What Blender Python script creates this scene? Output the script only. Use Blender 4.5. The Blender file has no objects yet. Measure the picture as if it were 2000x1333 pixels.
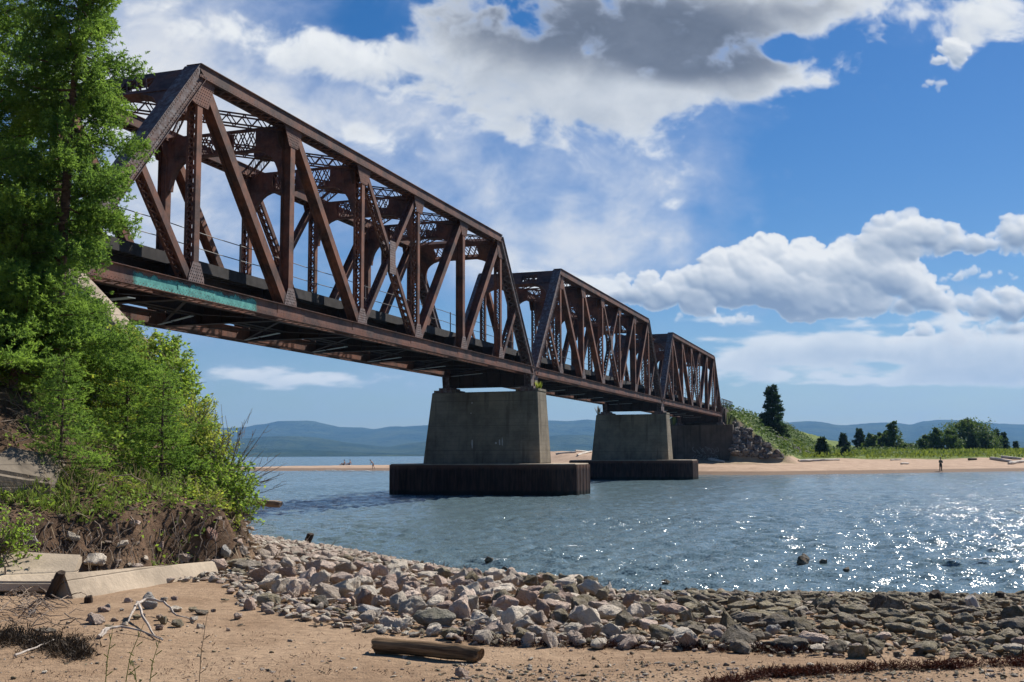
import bpy, bmesh, math, random
import numpy as np
from mathutils import Vector, Matrix, noise as mnoise
R = math.radians
rng = np.random.default_rng(7)
random.seed(7)
scene = bpy.context.scene
COL = scene.collection

# ------------------------------------------------------------------ camera
CAMZ = 2.45
PITCH, ROLL = R(5.92), R(-0.24)
cam_d = bpy.data.cameras.new('camera')
cam = bpy.data.objects.new('camera', cam_d); COL.objects.link(cam)
cam_d.sensor_width = 36; cam_d.lens = 2150 / 2000 * 36
cam_d.clip_start = 0.1; cam_d.clip_end = 60000
FW = Vector((0, math.cos(PITCH), math.sin(PITCH)))
RT0 = Vector((1, 0, 0)); UP0 = RT0.cross(FW)
RT = RT0 * math.cos(ROLL) + UP0 * math.sin(ROLL)
UP = -RT0 * math.sin(ROLL) + UP0 * math.cos(ROLL)
M = Matrix.Identity(4)
for i in range(3):
    M[i][0] = RT[i]; M[i][1] = UP[i]; M[i][2] = -FW[i]
M[2][3] = CAMZ
cam.matrix_world = M
scene.camera = cam

# ------------------------------------------------------------------ sun, sky, exposure
SUN_AZ, SUN_EL = R(45), R(47)          # azimuth measured from +Y (view direction) towards +X
sd = Vector((math.sin(SUN_AZ) * math.cos(SUN_EL), math.cos(SUN_AZ) * math.cos(SUN_EL), math.sin(SUN_EL)))
sun_d = bpy.data.lights.new('sun', 'SUN'); sun_d.energy = 5.0; sun_d.angle = R(0.5); sun_d.color = (1, .95, .87)
sun = bpy.data.objects.new('sun', sun_d); COL.objects.link(sun)
sun.rotation_euler = (-sd).to_track_quat('-Z', 'Y').to_euler()
scene.view_settings.view_transform = 'Standard'; scene.view_settings.look = 'None'
scene.view_settings.exposure = 0.55; scene.view_settings.gamma = 1
scene.cycles.use_denoising = True
scene.cycles.max_bounces = 6; scene.cycles.transparent_max_bounces = 8
scene.cycles.volume_bounces = 0
scene.cycles.sample_clamp_indirect = 6

class NT:
    """tiny node-tree writer"""
    def __init__(s, tree): s.t = tree; s.n = tree.nodes; s.l = tree.links
    def new(s, typ, **kw):
        n = s.n.new(typ)
        for k, v in kw.items(): setattr(n, k, v)
        return n
    def put(s, sock, v):
        if hasattr(v, 'links') or isinstance(v, bpy.types.NodeSocket): s.l.new(v, sock)
        else: sock.default_value = v
    def math(s, op, a, b=None, c=None, clamp=False):
        n = s.new('ShaderNodeMath', operation=op, use_clamp=clamp)
        s.put(n.inputs[0], a)
        if b is not None: s.put(n.inputs[1], b)
        if c is not None: s.put(n.inputs[2], c)
        return n.outputs[0]
    def vmath(s, op, a, b=None):
        n = s.new('ShaderNodeVectorMath', operation=op); s.put(n.inputs[0], a)
        if b is not None: s.put(n.inputs[1], b)
        return n.outputs[0]
    def smooth(s, x, a, b, lo=0.0, hi=1.0):
        n = s.new('ShaderNodeMapRange', interpolation_type='SMOOTHSTEP')
        s.put(n.inputs['Value'], x)
        for k, v in (('From Min', a), ('From Max', b), ('To Min', lo), ('To Max', hi)): s.put(n.inputs[k], v)
        return n.outputs['Result']
    def noise(s, vec, scale, detail=4, rough=.55, dist=0.0, out=0):
        n = s.new('ShaderNodeTexNoise'); s.put(n.inputs['Vector'], vec)
        n.inputs['Scale'].default_value = scale; n.inputs['Detail'].default_value = detail
        n.inputs['Roughness'].default_value = rough; n.inputs['Distortion'].default_value = dist
        return n.outputs[out]
    def mix(s, f, a, b, typ='RGBA', blend='MIX'):
        n = s.new('ShaderNodeMix', data_type=typ)
        if typ == 'RGBA': n.blend_type = blend; i = (6, 7, 2)
        else: i = (2, 3, 0)
        s.put(n.inputs[0], f)
        for k, v in ((i[0], a), (i[1], b)):
            if isinstance(v, tuple) and len(v) == 3 and typ == 'RGBA': v = (*v, 1)
            s.put(n.inputs[k], v)
        return n.outputs[i[2]]
    def xyz(s, v):
        n = s.new('ShaderNodeSeparateXYZ'); s.put(n.inputs[0], v); return n.outputs
    def comb(s, x, y, z):
        n = s.new('ShaderNodeCombineXYZ')
        for i, v in enumerate((x, y, z)): s.put(n.inputs[i], v)
        return n.outputs[0]

def ray(px, py):
    """direction through a photo pixel (2000x1333), scaled so that y = 1"""
    d = RT * ((px - 1000) / 2150) + UP * (-(py - 666.5) / 2150) + FW
    return d / d.y
def atD(px, py, D):
    r = ray(px, py); return Vector((r.x * D, D, CAMZ + r.z * D))
def atZ(px, py, z):
    r = ray(px, py); return atD(px, py, (z - CAMZ) / r.z)
def azel(px, py):
    r = ray(px, py).normalized()
    return math.atan2(r.x, r.y), math.asin(r.z)


EXPO = 0.55
# ------------------------------------------------------------------ clouds: an in-memory sky map made from noise (world directions, no file)
def vnoise(x, y, seed=0):
    xi, yi = np.floor(x).astype(np.int64), np.floor(y).astype(np.int64); fx, fy = x - xi, y - yi
    fx = fx * fx * (3 - 2 * fx); fy = fy * fy * (3 - 2 * fy)
    def h(a, b):
        n = (a * 374761393 + b * 668265263 + seed * 982451653) & 0x7fffffff
        n = ((n ^ (n >> 13)) * 1274126177) & 0x7fffffff
        return ((n ^ (n >> 16)) & 0xffff) / 65535.0
    return (h(xi, yi) * (1 - fx) + h(xi + 1, yi) * fx) * (1 - fy) + (h(xi, yi + 1) * (1 - fx) + h(xi + 1, yi + 1) * fx) * fy
def fbm(x, y, o=5, seed=0, g=.5):
    s = 0; a = 1; t = 0
    for i in range(o): s = s + a * vnoise(x * 2 ** i + 17 * i, y * 2 ** i - 9 * i, seed + i); t += a; a *= g
    return s / t
def sstep(x, a, b): t = np.clip((x - a) / (b - a), 0, 1); return t * t * (3 - 2 * t)
AZ0, AZ1, EL0, EL1, MW, MH = R(-42), R(42), R(-1), R(33), 2200, 900
def cloud_map():
    """returns (MH, MW, 4): cloud colour as seen (display-referred sRGB 0..1) and cover"""
    az = np.linspace(AZ0, AZ1, MW)[None, :]; el = np.linspace(EL0, EL1, MH)[:, None]
    dx, dy, dz = np.sin(az) * np.cos(el), np.cos(az) * np.cos(el), np.sin(el) + 0 * az
    f = dx * FW.x + dy * FW.y + dz * FW.z
    X = 1000 + 2150 * (dx * RT.x + dy * RT.y + dz * RT.z) / f; Y = 666.5 - 2150 * (dx * UP.x + dy * UP.y + dz * UP.z) / f
    def blobs(lst, p=2.0):
        s = np.zeros_like(X)
        for (cx, cy, rx, ry, w, *rot) in lst:
            a, b = X - cx, Y - cy
            if rot: c_, s_ = math.cos(R(rot[0])), math.sin(R(rot[0])); a, b = a * c_ + b * s_, b * c_ - a * s_
            s += w * np.exp(-((np.abs(a) / rx) ** p + (np.abs(b) / ry) ** p))
        return s
    wx = fbm(X / 170, Y / 120, 4, 1) - .5; wy = fbm(X / 170 + 9, Y / 120 + 4, 4, 2) - .5
    Xw, Yw = X + 90 * wx, Y + 60 * wy
    n1 = fbm(Xw / 210, Yw / 120, 8, 3, .55) - .5; n2 = fbm(Xw / 55, Yw / 38, 6, 5, .58) - .5
    bil = 1 - np.abs(2 * fbm(Xw / 70, Yw / 55, 6, 7, .52) - 1); bil = bil - .72
    # --- thin veil with soft streaks fanning out of the deck
    ang = np.arctan2(Y + 500, X - 1250); rad_ = np.hypot(Y + 500, X - 1250)
    st = fbm(ang * 9, rad_ / 520, 6, 11, .55) - .5
    vm = blobs(VEIL); veil = vm * .8 + .50 * st * np.clip(vm + .35, 0, 1) + 1.15 * n1 + .55 * n2
    va = .88 * sstep(veil, -.15, 1.25)
    col = np.stack([.68 + .24 * sstep(veil, .35, 1.3), .745 + .18 * sstep(veil, .35, 1.3), .87 + .06 * sstep(veil, .35, 1.3)], -1); alpha = va
    # --- broken upper deck and fair weather cumulus
    def layer(d, lo, hi, k, dark, steps, light, soft=1.0):
        a = sstep(d, lo, hi)
        L = np.zeros_like(d); dp = np.clip(d - lo, 0, 1.3)
        for i in range(1, steps + 1):
            sx, sy = int(light[0] * i), int(light[1] * i); L += np.roll(np.roll(dp, -sx, 1), -sy, 0)
        L = L / steps; lit = np.exp(-k * L * (.35 + .65 * sstep(dp, 0, .6)))
        lit = np.clip(lit + .22 * (bil + .05) + .18 * n2, 0, 1)
        W_ = np.array([.945, .955, .96]); D_ = np.array(dark)
        return a, D_ + (W_ - D_) * lit[..., None]
    def over(a, c):
        nonlocal col, alpha
        o = a + alpha * (1 - a); w = (a / np.maximum(o, 1e-4))[..., None]; col = c * w + col * (1 - w); alpha = o
    deck = blobs(DECK) + 1.55 * n1 + .75 * n2 + .40 * bil - .48
    a, c = layer(deck, 0, .42, .75, (.56, .61, .69), 6, (7, 9))
    dk = sstep(blobs(DARK) + 1.1 * n1 + .35 * n2 - .25 * (deck < .2), .15, 1.35) * sstep(deck, .05, .6)
    dkc = (np.array([.42, .455, .52]) + (.10 * n1 + .10 * n2)[..., None])
    c = c * (1 - dk[..., None]) + dkc * dk[..., None]
    over(a * (.72 + .28 * sstep(deck, .1, .6)), c)
    # --- heaped clouds: many round puffs, warped, shaded by their relief
    r = np.random.default_rng(21)
    wX = X + 34 * (fbm(X / 46, Y / 40, 5, 31) - .5) + 13 * (fbm(X / 14, Y / 13, 4, 33) - .5); wY = Y + 26 * (fbm(X / 46 + 5, Y / 40, 5, 37) - .5) + 12 * (fbm(X / 14 + 3, Y / 13, 4, 39) - .5)
    Hh = np.full_like(X, -30.0); Bt = np.zeros_like(X)
    x0, x1, y0, y1 = X.min(), X.max(), Y.min(), Y.max()
    def win(cx, cy, q):
        ii = np.nonzero(np.abs(X[MH // 2] - cx) < q + 60)[0]; jj = np.nonzero(np.abs(Y[:, MW // 2] - cy) < q + 60)[0]
        return (slice(jj[0], jj[-1] + 1), slice(ii[0], ii[-1] + 1)) if len(ii) and len(jj) else None
    for (cx, cy, rx, ry, n, base) in HEAPS:
        for k in range(n):
            t = r.uniform(-1, 1); top = ry * math.sqrt(max(0, 1 - t * t)) * r.uniform(.25, 1.0); px = cx + rx * t; py = cy + base * ry - top * (1 + base) + r.uniform(0, .15) * ry
            q = r.uniform(.26, .62) * ry * (1.1 - .5 * abs(t)) * (1.2 - .5 * top / ry); py = min(py, cy + base * ry - q * .55)
            w = win(px, py, q * 1.4)
            if w is None: continue
            d2 = ((wX[w] - px) / 1.35) ** 2 + (wY[w] - py) ** 2; h_ = np.where(d2 < q * q * 2.2, np.sqrt(np.maximum(q * q - d2, 0)) - np.sqrt(np.maximum(d2 - q * q, 0)) * .7, -30)
            m_ = h_ > Hh[w]; Hh[w] = np.where(m_, h_, Hh[w])
        w = win(cx, cy, rx * 1.3)
        if w: Bt[w] = np.maximum(Bt[w], np.exp(-((X[w] - cx) / (rx * .9)) ** 4 - ((Y[w] - (cy + base * ry * .55)) / (ry * .62)) ** 2))
    k = np.hanning(13); k /= k.sum()
    def blur(A):
        A = np.apply_along_axis(lambda v: np.convolve(v, k, 'same'), 0, A); return np.apply_along_axis(lambda v: np.convolve(v, k, 'same'), 1, A)
    Hc = np.maximum(Hh, -8) + 9 * n2 + 5 * bil; Hs = blur(Hc)
    gy, gx = np.gradient(Hs); fy, fx = np.gradient(Hc)
    sl = (-gx * .55 - gy) * .85 + (-fx * .5 - fy) * .10
    lit = .82 + .24 * np.clip(sl, -1.4, 1.1) + .20 * n2
    lit = lit - .55 * Bt * sstep(Hs, 2, 20)
    lit = np.clip(lit + .25 * sstep(-Hs, -9, 2), 0, 1)
    a = sstep(Hc, -6.0, 8.0) * (.50 + .50 * sstep(Hc, 0, 20))
    c = np.array([.53, .60, .70]) + (np.array([.955, .96, .962]) - np.array([.53, .60, .70])) * lit[..., None]
    over(a, c)
    # --- low far streaks
    lo_ = blobs(LOWS) + .75 * (fbm(X / 190, Y / 26, 6, 51) - .5) + .55 * (fbm(X / 60, Y / 16, 5, 53) - .5) - .34
    a, c = layer(lo_, 0, .30, .9, (.60, .67, .77), 5, (5, 4))
    over(a * .88, c)
    return np.concatenate([np.clip(col, 0, 1), np.clip(alpha, 0, 1)[..., None]], -1) , Y
# photo x, y of the middle, half sizes, weight, tilt: where clouds stand in the sky
DECK = [(1180, 40, 330, 120, 1.0), (1560, 45, 230, 90, .75), (900, 130, 260, 75, .75, 14), (1420, 165, 300, 45, .85, -6), (1250, 260, 150, 75, .55, 30), (1040, 285, 140, 42, .62, 24), (760, 290, 110, 34, .55, 14),
        (560, 90, 190, 60, .62, 14), (680, 110, 80, 50, .45), (330, 60, 200, 100, .40), (250, 170, 150, 70, .30), (450, 190, 160, 50, .30), (1180, 220, 200, 60, .3), (800, 215, 170, 26, -.45), (600, 190, 90, 30, -.3), (920, 330, 120, 30, -.3), (1960, 25, 130, 95, .85), (1868, 114, 46, 42, .85), (1828, 170, 34, 22, .75), (1310, 402, 50, 18, .6), (1330, 330, 70, 90, .40),
        (730, 45, 60, 50, -.8), (1545, 95, 75, 24, -.9), (1720, 320, 360, 120, -.7), (1560, 430, 200, 60, -.4), (1780, 110, 60, 60, -.4),
        (640, 742, 190, 24, .55), (450, 728, 90, 14, .4), (1080, 545, 120, 36, .5, 8)]
DARK = [(1130, 45, 300, 90, 1.35), (1400, 95, 210, 65, .95, 10), (1560, 20, 150, 40, .45), (1330, 140, 120, 35, .5), (1900, 700, 200, 20, .55)]
# heaps: x, y, half width, height, puffs, base (fraction of height below the middle)
HEAPS = [(1530, 560, 170, 88, 60, .55), (1690, 545, 120, 78, 40, .5), (1400, 565, 110, 62, 36, .5), (1260, 578, 120, 40, 30, .5), (1770, 470, 120, 52, 34, .4), (1905, 485, 110, 30, 24, .3), (1990, 465, 50, 42, 14, .4), (1790, 590, 70, 44, 18, .5),
         (1960, 605, 110, 42, 26, .4), (1860, 542, 22, 14, 6, .4), (1900, 540, 22, 11, 6, .4), (1950, 541, 34, 9, 7, .3), (1870, 660, 60, 26, 12, .4), (1390, 622, 70, 16, 10, .4), (1868, 114, 38, 38, 9, .5), (1828, 170, 26, 17, 6, .4), (1965, 650, 70, 30, 14, .4), (1800, 660, 70, 26, 12, .4), (2140, 560, 120, 60, 30, .5)]
LOWS = [(1900, 690, 280, 42, .80), (1560, 685, 260, 40, .72), (1960, 730, 180, 22, .55), (1430, 735, 180, 22, .50), (1720, 748, 180, 11, .35), (1380, 625, 100, 14, .40), (1180, 560, 90, 24, .5), (640, 745, 200, 22, .50), (450, 730, 110, 14, .45), (1100, 540, 120, 26, .45), (1720, 712, 60, 12, -.4), (1860, 622, 200, 20, .4), (2100, 700, 200, 60, .5)]
VEIL = [(330, 110, 340, 230, 1.05), (600, 260, 360, 170, .58), (1180, 360, 260, 190, .95), (1370, 330, 90, 130, .45), (1020, 510, 240, 70, .75), (300, 430, 240, 300, .9), (850, 430, 260, 150, .52), (1700, 300, 300, 150, -.8), (1640, 420, 240, 70, -.6),
        (1850, 770, 220, 26, .15), (640, 745, 280, 36, .40), (730, 50, 80, 50, -.7), (1480, 395, 70, 34, .35, 20), (1400, 720, 700, 60, .15)]

def build_world():
    w = bpy.data.worlds.new('World'); scene.world = w; w.use_nodes = True
    t = NT(w.node_tree); t.n.clear()
    sky = t.new('ShaderNodeTexSky', sky_type='NISHITA'); sky.sun_disc = False
    sky.sun_elevation = SUN_EL; sky.sun_rotation = SUN_AZ
    sky.air_density = 1.0; sky.dust_density = 0.3; sky.ozone_density = 2.2
    co = t.new('ShaderNodeTexCoord').outputs['Generated']
    x, y, z = t.xyz(co); az = t.math('ARCTAN2', x, y); el = t.math('ARCSINE', z)
    m, _ = cloud_map()
    m = m.copy(); m[..., :3] = np.clip(m[..., :3], 0, 1)
    img = bpy.data.images.new('cloud_noise_map', MW, MH, alpha=True, float_buffer=False)
    img.alpha_mode = 'CHANNEL_PACKED'; img.pixels.foreach_set(np.ascontiguousarray(m, dtype=np.float32).ravel()); img.update(); img.pack()
    u = t.math('DIVIDE', t.math('SUBTRACT', az, AZ0), AZ1 - AZ0); v = t.math('DIVIDE', t.math('SUBTRACT', el, EL0), EL1 - EL0)
    tx = t.new('ShaderNodeTexImage', image=img, interpolation='Cubic', extension='EXTEND'); t.put(tx.inputs[0], t.comb(u, v, 0.0))
    inside = t.math('MULTIPLY', t.math('MULTIPLY', t.smooth(u, 0, .06), t.smooth(u, .94, 1.0, 1, 0)), t.math('MULTIPLY', t.smooth(v, .02, .035), t.smooth(v, .90, 1.0, 1, 0)))
    zz = t.math('ADD', t.math('MAXIMUM', z, 0.0), 0.15); P = t.comb(t.math('DIVIDE', x, zz), t.math('DIVIDE', y, zz), 0.0)
    n = t.noise(P, 1.1, 6, .58); out_a = t.math('MULTIPLY', t.smooth(n, .56, .72), t.math('MULTIPLY', t.smooth(z, .03, .1), t.math('SUBTRACT', 1.0, inside)))
    cover = t.math('ADD', t.math('MULTIPLY', tx.outputs['Alpha'], inside), t.math('MULTIPLY', out_a, .8))
    col = t.mix(inside, (.72, .75, .79), tx.outputs['Color'])
    hs = t.new('ShaderNodeHueSaturation'); hs.inputs['Saturation'].default_value = 1.45; t.put(hs.inputs['Color'], sky.outputs[0])
    bsky = t.new('ShaderNodeBackground'); t.put(bsky.inputs[0], t.mix(1.0, hs.outputs[0], (.88, .94, 1.10), blend='MULTIPLY')); bsky.inputs[1].default_value = 0.05
    bc = t.new('ShaderNodeBackground'); t.put(bc.inputs[0], col); bc.inputs[1].default_value = 1.0 / 2 ** EXPO
    m1 = t.new('ShaderNodeMixShader'); t.put(m1.inputs[0], cover); t.l.new(bsky.outputs[0], m1.inputs[1]); t.l.new(bc.outputs[0], m1.inputs[2])
    o = t.new('ShaderNodeOutputWorld'); t.l.new(m1.outputs[0], o.inputs[0])
    w.cycles.sampling_method = 'MANUAL'; w.cycles.sample_map_resolution = 1024
build_world()

# ------------------------------------------------------------------ helpers
def mesh_np(name, V, F):
    V = np.ascontiguousarray(V, dtype=np.float32); F = np.ascontiguousarray(F, dtype=np.int32)
    me = bpy.data.meshes.new(name); k = F.shape[1]
    me.vertices.add(len(V)); me.vertices.foreach_set('co', V.ravel())
    me.loops.add(F.size); me.loops.foreach_set('vertex_index', F.ravel())
    me.polygons.add(len(F)); me.polygons.foreach_set('loop_start', np.arange(0, F.size, k, dtype=np.int32))
    me.update(calc_edges=True)
    return me
def fattr(me, name, vals):
    a = me.attributes.new(name, 'FLOAT', 'POINT'); a.data.foreach_set('value', np.ascontiguousarray(vals, dtype=np.float32))
def link(name, me, mat=None, parent=None, smooth=None):
    o = bpy.data.objects.new(name, me); COL.objects.link(o)
    if mat is not None and me is not None and not me.materials: me.materials.append(mat)
    if parent is not None: o.parent = parent
    if smooth is not None and me is not None:
        me.shade_smooth()
        if smooth < 180: me.set_sharp_from_angle(angle=R(smooth))
    return o
def tag(o, label=None, cat=None, group=None, kind=None):
    if label: o['label'] = label
    if cat: o['category'] = cat
    if group: o['group'] = group
    if kind: o['kind'] = kind
    return o
def empty(name, loc=(0, 0, 0), rz=0.0):
    o = bpy.data.objects.new(name, None); COL.objects.link(o); o.location = loc; o.rotation_euler = (0, 0, rz)
    o.empty_display_size = .3
    return o
def copy_tree(o, parent=None):
    c = o.copy(); COL.objects.link(c)
    if parent is not None: c.parent = parent
    for ch in list(o.children): copy_tree(ch, c)
    return c

class MB:
    """collects boxes, plates and tubes and links them as ONE mesh object"""
    def __init__(s): s.v = []; s.f = []
    def add(s, v, f):
        b = len(s.v); s.v.extend([tuple(p) for p in v]); s.f.extend([tuple(i + b for i in q) for q in f])
    def box(s, c, hx, hy, hz, X=(1, 0, 0), Y=(0, 1, 0), Z=(0, 0, 1)):
        c, X, Y, Z = Vector(c), Vector(X) * hx, Vector(Y) * hy, Vector(Z) * hz
        v = [c + X * i + Y * j + Z * k for i in (-1, 1) for j in (-1, 1) for k in (-1, 1)]
        s.add(v, [(0, 1, 3, 2), (4, 6, 7, 5), (0, 4, 5, 1), (2, 3, 7, 6), (0, 2, 6, 4), (1, 5, 7, 3)])
    def b(s, x0, x1, y0, y1, z0, z1):
        s.box(((x0 + x1) / 2, (y0 + y1) / 2, (z0 + z1) / 2), (x1 - x0) / 2, (y1 - y0) / 2, (z1 - z0) / 2)
    def bar(s, p, q, wn, wy, up=(0, 1, 0), on=0.0, oy=0.0):
        """bar p->q; wy = size along 'up', wn = size along the normal of (axis, up)"""
        p, q = Vector(p), Vector(q); d = (q - p); L = d.length; d.normalize()
        u = Vector(up); u = (u - d * u.dot(d)).normalized(); n = u.cross(d)
        s.box((p + q) / 2 + n * on + u * oy, L / 2, wy / 2, wn / 2, d, u, n)
    def poly(s, pts, nrm, th):
        """flat polygon (3D points, in order) given a thickness th along nrm"""
        n = Vector(nrm).normalized() * th / 2; k = len(pts)
        v = [Vector(p) - n for p in pts] + [Vector(p) + n for p in pts]
        s.add(v, [tuple(range(k - 1, -1, -1)), tuple(range(k, 2 * k))] + [(i, (i + 1) % k, k + (i + 1) % k, k + i) for i in range(k)])
    def rivet(s, p, nrm, r=.022):
        n = Vector(nrm).normalized(); a = n.orthogonal().normalized(); b = n.cross(a); p = Vector(p)
        v = [p + (a * math.cos(i * PI3) + b * math.sin(i * PI3)) * r for i in range(6)] + [p + n * r * .7]
        s.add(v, [(i, (i + 1) % 6, 6) for i in range(6)])
    def lace(s, p0, p1, q0, q1, n, w, th, nrm, single=True):
        """zigzag flat bars between line p0p1 and line q0q1"""
        p0, p1, q0, q1 = map(Vector, (p0, p1, q0, q1))
        for i in range(n):
            a0, a1 = i / n, (i + 1) / n; m = (a0 + a1) / 2
            A = p0.lerp(p1, a0); B = q0.lerp(q1, m); C = p0.lerp(p1, a1)
            s.bar(A, B, w, th, nrm); s.bar(B, C, w, th, nrm, oy=th * 1.02)
    def tube(s, pts, rad, k=6, cap=True):
        pts = [Vector(p) for p in pts]; n = len(pts); base = len(s.v); ref = None
        for i, p in enumerate(pts):
            d = (pts[min(i + 1, n - 1)] - pts[max(i - 1, 0)]).normalized()
            if ref is None: ref = d.orthogonal().normalized()
            u = (ref - d * ref.dot(d)); u = u.normalized() if u.length > 1e-6 else d.orthogonal().normalized(); ref = u
            w = d.cross(u); r = rad[i] if hasattr(rad, '__len__') else rad
            for j in range(k):
                a = 2 * math.pi * j / k; s.v.append(tuple(p + (u * math.cos(a) + w * math.sin(a)) * r))
        for i in range(n - 1):
            for j in range(k):
                a = base + i * k + j; b_ = base + i * k + (j + 1) % k
                s.f.append((a, b_, b_ + k, a + k))
        if cap:
            s.f.append(tuple(base + j for j in range(k - 1, -1, -1))); s.f.append(tuple(base + (n - 1) * k + j for j in range(k)))
    def build(s, name, mat, parent=None, smooth=None):
        me = bpy.data.meshes.new(name); me.from_pydata(s.v, [], s.f); me.update()
        return link(name, me, mat, parent, smooth)
PI3 = math.pi / 3

# ------------------------------------------------------------------ materials
MATS = {}
def material(name):
    m = bpy.data.materials.new(name); m.use_nodes = True; t = NT(m.node_tree)
    return m, t, t.n['Principled BSDF']
def bump(t, bsdf, h, strength, dist):
    b = t.new('ShaderNodeBump'); b.inputs['Strength'].default_value = strength; b.inputs['Distance'].default_value = dist
    t.put(b.inputs['Height'], h); t.l.new(b.outputs[0], bsdf.inputs['Normal']); return b
def objco(t): return t.new('ShaderNodeTexCoord').outputs['Object']
def geopos(t): return t.new('ShaderNodeNewGeometry').outputs['Position']
def objrand(t): return t.new('ShaderNodeObjectInfo').outputs['Random']

def mat_steel(name, dark, rust, grey, gamt=.35):
    m, t, b = material(name); co = objco(t)
    n1 = t.smooth(t.noise(co, .9, 6, .65), .35, .65); n2 = t.smooth(t.noise(co, 5.0, 6, .7), .4, .68)
    st = t.noise(t.vmath('MULTIPLY', co, (4, 4, .5)), 2.0, 4, .6)
    c = t.mix(n1, dark, rust); c = t.mix(t.math('MULTIPLY', n2, gamt), c, grey)
    c = t.mix(t.smooth(st, .5, .75, 0, .5), c, tuple(v * .55 for v in dark))
    t.put(b.inputs['Base Color'], c); b.inputs['Roughness'].default_value = .72; b.inputs['Specular IOR Level'].default_value = .35
    bump(t, b, t.noise(co, 30, 4, .6), .25, .01)
    return m
STEEL = mat_steel('rusted_steel', (.055, .029, .023), (.19, .074, .043), (.14, .10, .09))
STEEL_RUST = mat_steel('orange_rusted_steel', (.06, .030, .022), (.24, .088, .045), (.17, .11, .09))
STEEL_GREY = mat_steel('weathered_steel', (.135, .092, .082), (.20, .11, .08), (.29, .24, .23), .7)
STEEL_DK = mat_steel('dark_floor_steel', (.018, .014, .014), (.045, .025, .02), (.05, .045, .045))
STEEL_POST = mat_steel('end_post_steel', (.085, .055, .05), (.14, .065, .045), (.24, .22, .22), .85)

def mat_plain(name, col, rough=.8, nscale=4.0, var=.35, bmp=.2, bdist=.02, spec=.3):
    m, t, b = material(name); co = objco(t)
    n = t.noise(co, nscale, 6, .65)
    t.put(b.inputs['Base Color'], t.mix(t.smooth(n, .3, .7), tuple(v * (1 - var) for v in col), tuple(min(1, v * (1 + var)) for v in col)))
    b.inputs['Roughness'].default_value = rough; b.inputs['Specular IOR Level'].default_value = spec
    if bmp: bump(t, b, t.noise(co, nscale * 6, 5, .65), bmp, bdist)
    return m
TIMBER = mat_plain('tie_timber', (.045, .04, .038), .9, 3)
RAILM = mat_plain('rail_steel', (.09, .06, .05), .5, 3)
CABLE = mat_plain('cable_steel', (.06, .05, .05), .5, 3)
GREY_PAINT_GAPLIGHT = mat_plain('grey_paint_and_gap_light', (.42, .48, .50), .6, 6, .12, 0)
BLACKPAINT = mat_plain('black_paint', (.008, .008, .01), .6, 6, .1, 0)

def mat_concrete(name, col, stain=.5, light=1.0):
    m, t, b = material(name); co = objco(t)
    n = t.noise(co, .7, 7, .65); n2 = t.noise(co, 9, 5, .7)
    st = t.noise(t.vmath('MULTIPLY', co, (1.3, 1.3, .12)), 1.6, 5, .6)
    z = t.xyz(co)[2]
    board = t.math('PINGPONG', t.math('ADD', z, t.math('MULTIPLY', n2, .015)), .14)
    seam = t.smooth(board, 0.0, .012, 1, 0)
    c = t.mix(t.smooth(n, .3, .7), tuple(v * .7 for v in col), tuple(v * 1.25 for v in col))
    c = t.mix(t.math('MULTIPLY', t.smooth(st, .48, .72), stain), c, tuple(v * f for v, f in zip(col, (.28, .26, .24))))
    c = t.mix(t.smooth(n2, .55, .8, 0, .35), c, tuple(v * 1.5 for v in col))
    joint = t.smooth(t.math('PINGPONG', t.math('ADD', z, t.math('ADD', t.math('MULTIPLY', n2, .05), .35)), .78), 0.0, .03, 1, 0)
    c = t.mix(t.math('MULTIPLY', joint, .55), c, tuple(v * .4 for v in col))
    c = t.mix(t.math('MULTIPLY', seam, .3), c, tuple(v * .45 for v in col))
    t.put(b.inputs['Base Color'], c); b.inputs['Roughness'].default_value = .9; b.inputs['Specular IOR Level'].default_value = .2
    bump(t, b, t.math('SUBTRACT', t.math('ADD', n2, t.math('MULTIPLY', n, 2)), seam), .5, .03)
    return m
CONC = mat_concrete('pier_concrete', (.205, .172, .125), .65)
CONC_DK = mat_concrete('old_abutment_concrete', (.105, .085, .068), .8)
CONC_LT = mat_concrete('beach_concrete', (.42, .34, .25), .2)
def mat_sheetpile():
    m, t, b = material('rusted_sheet_pile'); co = objco(t); z = t.xyz(co)[2]
    n = t.noise(t.vmath('MULTIPLY', co, (3, 3, .35)), 2.2, 5, .6); n2 = t.noise(co, 1.2, 5, .6)
    c = t.mix(t.smooth(n, .35, .7), (.022, .013, .011), (.07, .036, .027))
    c = t.mix(t.smooth(t.math('ADD', z, t.math('MULTIPLY', n2, .5)), 1.75, 2.1), c, (.12, .06, .04))
    c = t.mix(t.smooth(t.math('ADD', z, t.math('MULTIPLY', n2, .4)), .35, .6, 1, 0), c, (.008, .010, .008))
    t.put(b.inputs['Base Color'], c); b.inputs['Roughness'].default_value = .8; b.inputs['Specular IOR Level'].default_value = .15
    bump(t, b, n, .3, .02); return m
PILE = mat_sheetpile()

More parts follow.
